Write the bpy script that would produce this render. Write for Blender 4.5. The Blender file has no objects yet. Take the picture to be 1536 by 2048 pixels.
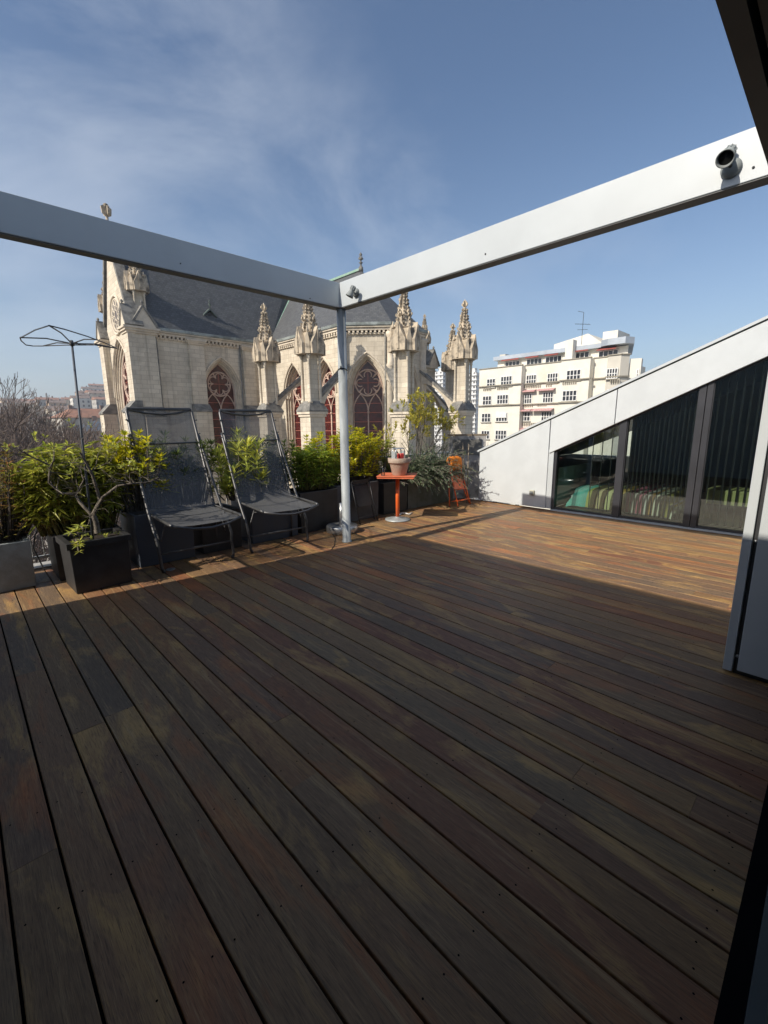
import bpy, math, random
import numpy as np
from mathutils import Vector, Matrix
R = math.radians
scene = bpy.context.scene
COL = scene.collection

# ---------------------------------------------------------------- camera
H, F = 1.55, 881.0
def cam_axes(yaw=43.935, pitch=11.167, roll=-0.466):
    y, p, r = R(yaw), R(pitch), R(roll)
    f = Vector((math.sin(y)*math.cos(p), math.cos(y)*math.cos(p), -math.sin(p)))
    ri = Vector((math.cos(y), -math.sin(y), 0)); u = ri.cross(f)
    return math.cos(r)*ri+math.sin(r)*u, -math.sin(r)*ri+math.cos(r)*u, f
RI, UP, FW = cam_axes()
CP = Vector((0, 0, H))
cam = bpy.data.objects.new('camera', bpy.data.cameras.new('camera'))
COL.objects.link(cam); scene.camera = cam
m = Matrix((RI, UP, -FW)).transposed().to_4x4(); m.translation = CP
cam.matrix_world = m
cam.data.sensor_fit = 'HORIZONTAL'; cam.data.sensor_width = 36; cam.data.lens = F/1536*36
cam.data.clip_start = 0.05; cam.data.clip_end = 5000
def at(px, py, **k):
    """the point of the place seen at a pixel of the photo, on the plane x=, y= or z="""
    d = RI*(px-768)+UP*(1024-py)+FW*F
    a, v = list(k.items())[0]; i = 'xyz'.index(a)
    return CP+d*((v-CP[i])/d[i])

# ---------------------------------------------------------------- world, sun, exposure
SUN_EL, SUN_AZ = R(37.2), math.atan2(-1.0, 0.125)     # azimuth clockwise from +Y
w = bpy.data.worlds.new('World'); scene.world = w; w.use_nodes = True
nt = w.node_tree; nt.nodes.clear(); N = nt.nodes.new; L = nt.links.new
out = N('ShaderNodeOutputWorld'); bg = N('ShaderNodeBackground'); sky = N('ShaderNodeTexSky')
sky.sky_type = 'NISHITA'; sky.sun_disc = False; sky.sun_elevation = SUN_EL; sky.sun_rotation = SUN_AZ % (2*math.pi)
sky.altitude = 200; sky.air_density = 1.0; sky.dust_density = 1.6; sky.ozone_density = 2.2
tc = N('ShaderNodeTexCoord'); mp = N('ShaderNodeMapping'); mp.inputs['Scale'].default_value = (1.0, 1.5, 2.2); mp.inputs['Rotation'].default_value = (0.3, 0.5, 0.7)
n1 = N('ShaderNodeTexNoise'); n1.inputs['Scale'].default_value = 1.7; n1.inputs['Detail'].default_value = 9; n1.inputs['Roughness'].default_value = .58; n1.inputs['Distortion'].default_value = .5
n2 = N('ShaderNodeTexNoise'); n2.inputs['Scale'].default_value = 1.5; n2.inputs['Detail'].default_value = 2
L(tc.outputs['Generated'], mp.inputs['Vector']); L(mp.outputs[0], n1.inputs['Vector']); L(tc.outputs['Generated'], n2.inputs['Vector'])
r1 = N('ShaderNodeMapRange'); r1.inputs[1].default_value = .45; r1.inputs[2].default_value = .78
r2 = N('ShaderNodeMapRange'); r2.inputs[1].default_value = .36; r2.inputs[2].default_value = .62
L(n1.outputs[0], r1.inputs[0]); L(n2.outputs[0], r2.inputs[0])
mu = N('ShaderNodeMath'); mu.operation = 'MULTIPLY'; L(r1.outputs[0], mu.inputs[0]); L(r2.outputs[0], mu.inputs[1])
m2 = N('ShaderNodeMath'); m2.operation = 'MULTIPLY'; m2.inputs[1].default_value = .44; L(mu.outputs[0], m2.inputs[0])
hs = N('ShaderNodeHueSaturation'); hs.inputs['Saturation'].default_value = 1.06; L(sky.outputs[0], hs.inputs['Color'])
mx = N('ShaderNodeMix'); mx.data_type = 'RGBA'; mx.inputs[7].default_value = (6.6, 7.0, 7.6, 1)
L(m2.outputs[0], mx.inputs[0]); L(hs.outputs[0], mx.inputs[6])
sz = N('ShaderNodeSeparateXYZ'); L(tc.outputs['Generated'], sz.inputs[0])
hz = N('ShaderNodeMapRange'); hz.inputs[1].default_value = 0; hz.inputs[2].default_value = .55; hz.inputs[3].default_value = .5; hz.inputs[4].default_value = 0; L(sz.outputs[2], hz.inputs[0])
hp = N('ShaderNodeMath'); hp.operation = 'POWER'; hp.inputs[1].default_value = 1.7; L(hz.outputs[0], hp.inputs[0])
hm = N('ShaderNodeMix'); hm.data_type = 'RGBA'; hm.inputs[7].default_value = (4.6, 5.3, 6.2, 1); L(hp.outputs[0], hm.inputs[0]); L(mx.outputs[2], hm.inputs[6]); L(hm.outputs[2], bg.inputs[0])
bg.inputs[1].default_value = 0.108; L(bg.outputs[0], out.inputs[0])
sl = bpy.data.lights.new('sun', 'SUN'); sl.energy = 4.3; sl.angle = R(.53); sl.color = (1, .915, .79)
so = bpy.data.objects.new('sun', sl); COL.objects.link(so)
sd = Vector((math.sin(SUN_AZ)*math.cos(SUN_EL), math.cos(SUN_AZ)*math.cos(SUN_EL), math.sin(SUN_EL)))
so.rotation_euler = sd.to_track_quat('Z', 'Y').to_euler(); so.location = (-20, 3, 30)
scene.view_settings.view_transform = 'Standard'; scene.view_settings.look = 'None'
scene.view_settings.exposure = 0.30; scene.view_settings.gamma = 1
scene.render.engine = 'CYCLES'
scene.cycles.max_bounces = 10; scene.cycles.transparent_max_bounces = 24
scene.cycles.caustics_reflective = False; scene.cycles.caustics_refractive = False

# ---------------------------------------------------------------- materials
def mat(name, col, rough=.6, metal=0., var=.15, scale=3., bump=0., bscale=None, spec=.5, col2=None, thr=(.4, .6), stretch=None, island=0.):
    M = bpy.data.materials.new(name); M.use_nodes = True; t = M.node_tree
    b = t.nodes['Principled BSDF']; n = t.nodes.new; l = t.links.new
    b.inputs['Roughness'].default_value = rough; b.inputs['Metallic'].default_value = metal
    b.inputs['Specular IOR Level'].default_value = spec
    tc = n('ShaderNodeTexCoord'); vec = tc.outputs['Object']
    if stretch:
        mp = n('ShaderNodeMapping'); mp.inputs['Scale'].default_value = stretch; l(vec, mp.inputs[0]); vec = mp.outputs[0]
    no = n('ShaderNodeTexNoise'); no.inputs['Scale'].default_value = scale; no.inputs['Detail'].default_value = 6; no.inputs['Roughness'].default_value = .62
    l(vec, no.inputs['Vector'])
    mr = n('ShaderNodeMapRange'); mr.inputs[1].default_value = thr[0]; mr.inputs[2].default_value = thr[1]; l(no.outputs[0], mr.inputs[0])
    mx = n('ShaderNodeMix'); mx.data_type = 'RGBA'
    c2 = col2 or tuple(c*(1-var) for c in col)
    mx.inputs[6].default_value = (*col, 1); mx.inputs[7].default_value = (*c2, 1); l(mr.outputs[0], mx.inputs[0])
    c = mx.outputs[2]
    if island:
        g = n('ShaderNodeNewGeometry'); ir = n('ShaderNodeMapRange'); ir.inputs[3].default_value = 1-island; ir.inputs[4].default_value = 1+island
        l(g.outputs['Random Per Island'], ir.inputs[0])
        vm = n('ShaderNodeVectorMath'); vm.operation = 'SCALE'; l(c, vm.inputs[0]); l(ir.outputs[0], vm.inputs['Scale']); c = vm.outputs[0]
    l(c, b.inputs['Base Color'])
    if bump:
        nb = n('ShaderNodeTexNoise'); nb.inputs['Scale'].default_value = bscale or scale*8; nb.inputs['Detail'].default_value = 4; l(vec, nb.inputs['Vector'])
        bu = n('ShaderNodeBump'); bu.inputs['Strength'].default_value = bump; bu.inputs['Distance'].default_value = .02
        l(nb.outputs[0], bu.inputs['Height']); l(bu.outputs[0], b.inputs['Normal'])
    return M

def block_mat(name, c1, c2, mortar, bw=.9, bh=.38, ms=.012, stain=(.10, .09, .075), stain_amt=.45, sscale=.5, rough=.85, thr=(.5, .72)):
    M = bpy.data.materials.new(name); M.use_nodes = True; t = M.node_tree
    b = t.nodes['Principled BSDF']; n = t.nodes.new; l = t.links.new
    b.inputs['Roughness'].default_value = rough; b.inputs['Specular IOR Level'].default_value = .25
    uv = n('ShaderNodeUVMap'); uv.uv_map = 'UVMap'
    br = n('ShaderNodeTexBrick'); br.inputs['Scale'].default_value = 1; br.inputs['Brick Width'].default_value = bw; br.inputs['Row Height'].default_value = bh
    br.inputs['Mortar Size'].default_value = ms; br.inputs['Mortar Smooth'].default_value = .3; br.inputs['Bias'].default_value = 0
    br.inputs['Color1'].default_value = (*c1, 1); br.inputs['Color2'].default_value = (*c2, 1); br.inputs['Mortar'].default_value = (*mortar, 1)
    l(uv.outputs[0], br.inputs['Vector'])
    tc = n('ShaderNodeTexCoord'); no = n('ShaderNodeTexNoise'); no.inputs['Scale'].default_value = sscale; no.inputs['Detail'].default_value = 9; no.inputs['Roughness'].default_value = .68
    l(tc.outputs['Object'], no.inputs['Vector'])
    mr = n('ShaderNodeMapRange'); mr.inputs[1].default_value = thr[0]; mr.inputs[2].default_value = thr[1]; mr.inputs[4].default_value = stain_amt; l(no.outputs[0], mr.inputs[0])
    mx = n('ShaderNodeMix'); mx.data_type = 'RGBA'; l(mr.outputs[0], mx.inputs[0]); l(br.outputs[0], mx.inputs[6]); mx.inputs[7].default_value = (*stain, 1)
    ms_ = n('ShaderNodeMapping'); ms_.inputs['Scale'].default_value = (2.2, 2.2, .16); l(tc.outputs['Object'], ms_.inputs[0])
    ns = n('ShaderNodeTexNoise'); ns.inputs['Scale'].default_value = 1.3; ns.inputs['Detail'].default_value = 7; ns.inputs['Roughness'].default_value = .6; l(ms_.outputs[0], ns.inputs['Vector'])
    mq = n('ShaderNodeMapRange'); mq.inputs[1].default_value = .54; mq.inputs[2].default_value = .74; mq.inputs[4].default_value = .55; l(ns.outputs[0], mq.inputs[0])
    mz = n('ShaderNodeMix'); mz.data_type = 'RGBA'; l(mq.outputs[0], mz.inputs[0]); l(mx.outputs[2], mz.inputs[6]); mz.inputs[7].default_value = (*[c*.75 for c in stain], 1)
    l(mz.outputs[2], b.inputs['Base Color'])
    nb = n('ShaderNodeTexNoise'); nb.inputs['Scale'].default_value = sscale*14; nb.inputs['Detail'].default_value = 5; l(tc.outputs['Object'], nb.inputs['Vector'])
    bu = n('ShaderNodeBump'); bu.inputs['Strength'].default_value = .5; bu.inputs['Distance'].default_value = .04
    l(nb.outputs[0], bu.inputs['Height']); l(bu.outputs[0], b.inputs['Normal'])
    return M

def leaf_mat(name, col, col2, trans=.35, var=.45):
    M = bpy.data.materials.new(name); M.use_nodes = True; t = M.node_tree; t.nodes.clear()
    n = t.nodes.new; l = t.links.new
    o = n('ShaderNodeOutputMaterial'); g = n('ShaderNodeNewGeometry')
    mx = n('ShaderNodeMix'); mx.data_type = 'RGBA'; mx.inputs[6].default_value = (*col, 1); mx.inputs[7].default_value = (*col2, 1)
    l(g.outputs['Random Per Island'], mx.inputs[0])
    wn = n('ShaderNodeTexWhiteNoise'); wn.noise_dimensions = '1D'; l(g.outputs['Random Per Island'], wn.inputs['W'])
    mr = n('ShaderNodeMapRange'); mr.inputs[3].default_value = 1-var; mr.inputs[4].default_value = 1+var*.6; l(wn.outputs['Value'], mr.inputs[0])
    vm = n('ShaderNodeVectorMath'); vm.operation = 'SCALE'; l(mx.outputs[2], vm.inputs[0]); l(mr.outputs[0], vm.inputs['Scale'])
    p = n('ShaderNodeBsdfPrincipled'); p.inputs['Roughness'].default_value = .42; p.inputs['Specular IOR Level'].default_value = .45
    tr = n('ShaderNodeBsdfTranslucent'); ms = n('ShaderNodeMixShader'); ms.inputs[0].default_value = trans
    l(vm.outputs[0], p.inputs['Base Color']); l(vm.outputs[0], tr.inputs[0]); l(p.outputs[0], ms.inputs[1]); l(tr.outputs[0], ms.inputs[2]); l(ms.outputs[0], o.inputs[0])
    return M

M = {}
M['alu'] = mat('alu_painted', (.505, .54, .555), .42, .0, .08, 1.2, .10, 350)
M['alu_dark'] = mat('alu_joint', (.035, .037, .04), .5)
M['galv'] = mat('galvanised', (.44, .47, .47), .45, .25, .3, 7, .05, 60, stretch=(1, 1, .25))
M['steel'] = mat('brushed_steel', (.55, .56, .57), .3, .8, .2, 6)
M['anthra'] = mat('anthracite_frame', (.045, .047, .055), .38, .2, .2, 2)
M['black'] = mat('black_metal', (.018, .018, .02), .4, .2)
M['rubberblack'] = mat('dark_void', (.004, .004, .005), .9, spec=.05)
M['render'] = mat('white_render', (.57, .605, .62), .8, 0, .07, 2.5, .35, 140)
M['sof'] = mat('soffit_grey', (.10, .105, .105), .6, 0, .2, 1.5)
M['chair'] = mat('chair_tube', (.10, .10, .102), .38, .4, .2, 12)
M['orange'] = mat('orange_paint', (.85, .15, .03), .38, 0, .15, 6)
M['orangeflat'] = mat('orange_top', (.78, .20, .09), .5, 0, .2, 8)
M['orangefab'] = mat('orange_fabric', (.90, .26, .02), .75, 0, .15, 9)
M['terra'] = mat('terracotta', (.46, .37, .30), .85, 0, .25, 14, .3, 60, col2=(.36, .26, .19), thr=(.35, .7))
M['soil'] = mat('soil', (.045, .032, .022), .95, 0, .5, 25, .8, 60)
M['pl_grey'] = mat('planter_fibre_grey', (.27, .30, .30), .7, 0, .2, 4, .15, 60, col2=(.20, .215, .21))
M['pl_black'] = mat('planter_black', (.034, .033, .033), .5, 0, .4, 5, .1, 80)
M['pl_blue'] = mat('planter_slate_blue', (.065, .078, .10), .55, 0, .3, 6, .12, 70, col2=(.07, .08, .095), stretch=(1, 1, .2))
M['pl_mid'] = mat('planter_mid_grey', (.10, .105, .11), .7, 0, .3, 5, .15, 60)
M['pl_moss'] = mat('planter_greenish', (.12, .13, .12), .75, 0, .4, 5, .15, 60, col2=(.07, .085, .06))
M['bark'] = mat('bark', (.20, .17, .135), .9, 0, .5, 18, .4, 60)
M['barkdark'] = mat('bark_dark', (.085, .07, .06), .9, 0, .5, 10, .3, 60)
M['twig'] = mat('winter_twigs', (.16, .12, .10), .9, 0, .35, .6, island=.3)
M['cane'] = mat('bamboo_cane', (.30, .22, .06), .6, 0, .6, 12, col2=(.12, .12, .03), island=.3)
M['rail'] = mat('railing_paint', (.55, .56, .55), .5, .1, .3, 12)
M['slate'] = block_mat('roof_slate', (.120, .125, .128), (.082, .085, .09), (.05, .053, .058), .3, .22, .012, (.13, .13, .12), .35, .35, .55, (.55, .8))
M['stone'] = block_mat('limestone', (.70, .63, .51), (.58, .515, .41), (.38, .325, .25), .85, .36, .012, (.30, .26, .205), .6, .8, thr=(.46, .78))
M['trim'] = mat('limestone_trim', (.68, .60, .48), .85, 0, .3, 1.6, .4, 9, col2=(.46, .40, .32), thr=(.42, .72))
M['weather'] = mat('weathered_stone', (.52, .44, .33), .9, 0, .6, 1.5, .7, 8, col2=(.12, .105, .085), thr=(.46, .66))
M['cap'] = mat('dark_weathering', (.25, .24, .215), .85, 0, .5, 2.2, .5, 9, col2=(.12, .118, .11), thr=(.4, .6))
M['pinkstone'] = mat('tracery_stone', (.62, .46, .37), .85, 0, .2, 4, col2=(.5, .36, .29))
M['stained'] = mat('stained_glass', (.10, .017, .015), .22, 0, .5, 3.5, .2, 5, col2=(.04, .01, .01))
M['ledbar'] = mat('window_bars', (.62, .22, .16), .6)
M['copper'] = mat('green_copper', (.20, .36, .26), .6, 0, .3, 2.5, col2=(.28, .40, .33))
M['oldcopper'] = mat('old_copper', (.11, .15, .13), .6, 0, .3, 2.5, col2=(.07, .09, .085))
M['zinc'] = mat('zinc_gutter', (.33, .37, .36), .5, .2, .5, 1.2, col2=(.16, .18, .17))
M['facade'] = mat('cream_facade', (.74, .71, .63), .85, 0, .1, .35, col2=(.64, .60, .50), thr=(.45, .7))
M['facade_grey'] = mat('grey_facade', (.58, .55, .48), .85, 0, .1, .5)
M['facade_trim'] = mat('facade_ledge', (.34, .31, .25), .85, 0, .3, .8)
M['white'] = mat('white_paint', (.78, .78, .76), .5)
M['pane'] = mat('dark_pane', (.04, .045, .055), .12)
M['redcloth'] = mat('red_awning', (.33, .075, .06), .8)
M['pinkcloth'] = mat('striped_awning', (.62, .44, .42), .8, 0, .5, 5, col2=(.45, .20, .20))
M['zincroof'] = mat('zinc_roof', (.45, .50, .56), .45, .2, .2, .4)
M['tile'] = mat('clay_tiles', (.34, .17, .11), .85, 0, .3, .6, col2=(.24, .13, .09))
M['tile2'] = mat('old_tiles', (.24, .165, .13), .85, 0, .3, .3, col2=(.17, .13, .11))
M['ground'] = mat('city_ground', (.30, .27, .23), .95, 0, .5, .03, col2=(.20, .18, .14))
M['hill'] = mat('hill_scrub', (.15, .12, .095), .95, 0, .5, .05, col2=(.085, .08, .055))
M['curb'] = mat('deck_kerb', (.42, .41, .38), .8, 0, .3, 6)
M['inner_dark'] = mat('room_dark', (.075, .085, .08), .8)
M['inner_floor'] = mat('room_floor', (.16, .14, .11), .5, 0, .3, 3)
M['slat'] = mat('blind_slat', (.028, .03, .03), .6)
M['yellowgreen'] = mat('lime_cabinet', (.50, .50, .22), .5)
M['wood'] = mat('old_wood', (.30, .24, .17), .8, 0, .3, 8, stretch=(6, 6, .6), bump=.2)
M['mottled'] = mat('mottled_panel', (.46, .44, .41), .7, 0, .4, 4, .3, 30, col2=(.19, .18, .17), thr=(.50, .62))
M['tabled'] = mat('galv_tray', (.62, .66, .67), .35, .5)
M['redtool'] = mat('red_handles', (.72, .06, .05), .4)
M['cream'] = mat('outlet_cream', (.50, .48, .36), .5)

def wood_mat():
    m_ = bpy.data.materials.new('deck_ipe'); m_.use_nodes = True; t = m_.node_tree
    b = t.nodes['Principled BSDF']; n = t.nodes.new; l = t.links.new
    tc = n('ShaderNodeTexCoord'); g = n('ShaderNodeNewGeometry')
    ad = n('ShaderNodeCombineXYZ'); sc = n('ShaderNodeMath'); sc.operation = 'MULTIPLY'; sc.inputs[1].default_value = 60
    l(g.outputs['Random Per Island'], sc.inputs[0]); l(sc.outputs[0], ad.inputs[2])
    va = n('ShaderNodeVectorMath'); l(tc.outputs['Object'], va.inputs[0]); l(ad.outputs[0], va.inputs[1])
    def noise(scale3, s, d, dist=0.):
        mp = n('ShaderNodeMapping'); mp.inputs['Scale'].default_value = scale3; l(va.outputs[0], mp.inputs[0])
        x = n('ShaderNodeTexNoise'); x.inputs['Scale'].default_value = s; x.inputs['Detail'].default_value = d; x.inputs['Roughness'].default_value = .65; x.inputs['Distortion'].default_value = dist
        l(mp.outputs[0], x.inputs['Vector']); return x.outputs[0]
    grain = noise((110, 3.4, 1), 3.0, 10, 1.4); streak = noise((22, 1.1, 1), 1.6, 7, .4); blotch = noise((4.5, 1.3, 1), 1.1, 6, .8)
    # per-board base colour
    cr = n('ShaderNodeValToRGB'); e = cr.color_ramp; e.interpolation = 'LINEAR'
    pts = [(0, (.125, .092, .062)), (.16, (.190, .118, .060)), (.3, (.135, .092, .066)), (.44, (.235, .150, .068)), (.56, (.165, .074, .045)), (.68, (.165, .122, .074)), (.8, (.205, .110, .058)), (.9, (.130, .098, .072)), (1, (.175, .125, .070))]
    e.elements[0].position = 0; e.elements[0].color = (*pts[0][1], 1); e.elements[1].position = 1; e.elements[1].color = (*pts[-1][1], 1)
    for p_, c_ in pts[1:-1]:
        q = e.elements.new(p_); q.color = (*c_, 1)
    l(g.outputs['Random Per Island'], cr.inputs[0])
    def mixc(f, a, c2, lo, hi, amt, typ='MIX'):
        mr = n('ShaderNodeMapRange'); mr.inputs[1].default_value = lo; mr.inputs[2].default_value = hi; mr.inputs[4].default_value = amt; l(f, mr.inputs[0])
        mx = n('ShaderNodeMix'); mx.data_type = 'RGBA'; mx.blend_type = typ; l(mr.outputs[0], mx.inputs[0]); l(a, mx.inputs[6]); mx.inputs[7].default_value = (*c2, 1); return mx.outputs[2]
    c = mixc(blotch, cr.outputs[0], (.42, .27, .10), .52, .67, .75)
    c = mixc(noise((2.2, .55, 1), 1.0, 4, .5), c, (.40, .14, .045), .56, .72, .7)
    c = mixc(blotch, c, (.30, .115, .045), .42, .28, .75)
    c = mixc(streak, c, (.36, .26, .14), .55, .76, .75)
    c = mixc(grain, c, (.050, .034, .024), .50, .66, .75)
    c = mixc(grain, c, (.34, .24, .125), .45, .30, .5)
    vk = n('ShaderNodeVectorMath'); vk.operation = 'MULTIPLY'; vk.inputs[1].default_value = (1.34, 1.25, 1.16); l(c, vk.inputs[0])
    l(vk.outputs[0], b.inputs['Base Color'])
    b.inputs['Specular IOR Level'].default_value = .28
    rr = n('ShaderNodeMapRange'); rr.inputs[3].default_value = .42; rr.inputs[4].default_value = .68; l(grain, rr.inputs[0]); l(rr.outputs[0], b.inputs['Roughness'])
    bu = n('ShaderNodeBump'); bu.inputs['Strength'].default_value = .6; bu.inputs['Distance'].default_value = .003; l(grain, bu.inputs['Height']); l(bu.outputs[0], b.inputs['Normal'])
    return m_
M['deck'] = wood_mat()

def glass_mat():
    m_ = bpy.data.materials.new('window_glass'); m_.use_nodes = True; t = m_.node_tree; t.nodes.clear(); n = t.nodes.new; l = t.links.new
    o = n('ShaderNodeOutputMaterial'); tr = n('ShaderNodeBsdfTransparent'); tr.inputs[0].default_value = (.74, .80, .78, 1)
    gl = n('ShaderNodeBsdfGlossy'); gl.inputs['Roughness'].default_value = .01; gl.inputs[0].default_value = (.9, .95, .95, 1)
    fr = n('ShaderNodeFresnel'); fr.inputs[0].default_value = 1.5; ms = n('ShaderNodeMixShader')
    ma = n('ShaderNodeMath'); ma.operation = 'MULTIPLY_ADD'; ma.inputs[1].default_value = 1.3; ma.inputs[2].default_value = .015; l(fr.outputs[0], ma.inputs[0])
    l(ma.outputs[0], ms.inputs[0]); l(tr.outputs[0], ms.inputs[1]); l(gl.outputs[0], ms.inputs[2]); l(ms.outputs[0], o.inputs[0]); return m_
M['glass'] = glass_mat()
def mesh_fabric():
    m_ = bpy.data.materials.new('textilene'); m_.use_nodes = True; t = m_.node_tree; n = t.nodes.new; l = t.links.new
    b = t.nodes['Principled BSDF']; b.inputs['Base Color'].default_value = (.15, .152, .155, 1); b.inputs['Roughness'].default_value = .55
    tr = n('ShaderNodeBsdfTransparent'); ms = n('ShaderNodeMixShader'); ms.inputs[0].default_value = .64
    l(tr.outputs[0], ms.inputs[1]); l(b.outputs[0], ms.inputs[2]); l(ms.outputs[0], t.nodes['Material Output'].inputs[0]); return m_
M['textilene'] = mesh_fabric()
def stripes():
    m_ = bpy.data.materials.new('striped_cover'); m_.use_nodes = True; t = m_.node_tree; n = t.nodes.new; l = t.links.new
    b = t.nodes['Principled BSDF']; b.inputs['Roughness'].default_value = .85
    tc = n('ShaderNodeTexCoord'); sx = n('ShaderNodeSeparateXYZ'); l(tc.outputs['Object'], sx.inputs[0])
    mr = n('ShaderNodeMapRange'); mr.inputs[1].default_value = -.9; mr.inputs[2].default_value = .92; l(sx.outputs[1], mr.inputs[0])
    cr = n('ShaderNodeValToRGB'); cr.color_ramp.interpolation = 'CONSTANT'; e = cr.color_ramp
    cols = [(.75, .75, .6), (.5, .45, .12), (.12, .10, .05), (.75, .75, .6), (.6, .35, .1), (.8, .8, .75), (.65, .2, .3), (.8, .75, .7), (.65, .2, .3), (.12, .1, .06), (.6, .4, .1), (.12, .1, .06), (.7, .7, .35), (.14, .1, .05), (.65, .55, .3), (.12, .1, .05), (.5, .5, .15), (.2, .62, .55), (.2, .62, .55), (.08, .3, .28), (.2, .62, .55), (.2, .62, .55)]
    e.elements[0].color = (*cols[0], 1); e.elements[1].position = .999; e.elements[1].color = (*cols[-1], 1)
    for i, c_ in enumerate(cols[1:-1]):
        q = e.elements.new((i+1)/len(cols)); q.color = (*c_, 1)
    l(mr.outputs[0], cr.inputs[0]); l(cr.outputs[0], b.inputs['Base Color']); return m_
M['stripes'] = stripes()
def house_wall(name, col, sx_, sz_):
    m_ = bpy.data.materials.new(name); m_.use_nodes = True; t = m_.node_tree; n = t.nodes.new; l = t.links.new
    b = t.nodes['Principled BSDF']; b.inputs['Roughness'].default_value = .85
    uv = n('ShaderNodeUVMap'); uv.uv_map = 'UVMap'; sp = n('ShaderNodeSeparateXYZ'); l(uv.outputs[0], sp.inputs[0])
    def band(o, per, frac, off):
        a = n('ShaderNodeMath'); a.operation = 'DIVIDE'; a.inputs[1].default_value = per; l(o, a.inputs[0])
        f = n('ShaderNodeMath'); f.operation = 'FRACT'; l(a.outputs[0], f.inputs[0])
        c = n('ShaderNodeMath'); c.operation = 'COMPARE'; c.inputs[1].default_value = off; c.inputs[2].default_value = frac/2; l(f.outputs[0], c.inputs[0]); return c.outputs[0]
    mu = n('ShaderNodeMath'); mu.operation = 'MULTIPLY'; l(band(sp.outputs[0], sx_, .36, .5), mu.inputs[0]); l(band(sp.outputs[1], sz_, .5, .5), mu.inputs[1])
    mx = n('ShaderNodeMix'); mx.data_type = 'RGBA'; mx.inputs[6].default_value = (*col, 1); mx.inputs[7].default_value = (.13, .125, .12, 1); l(mu.outputs[0], mx.inputs[0]); l(mx.outputs[2], b.inputs['Base Color'])
    return m_
HW = [house_wall('plaster_cream', (.58, .50, .38), 3.2, 3.1), house_wall('plaster_grey', (.42, .40, .36), 3.0, 3.2), house_wall('plaster_ochre', (.52, .36, .22), 3.4, 3.1), house_wall('plaster_white', (.68, .66, .60), 3.3, 3.0)]

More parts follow.
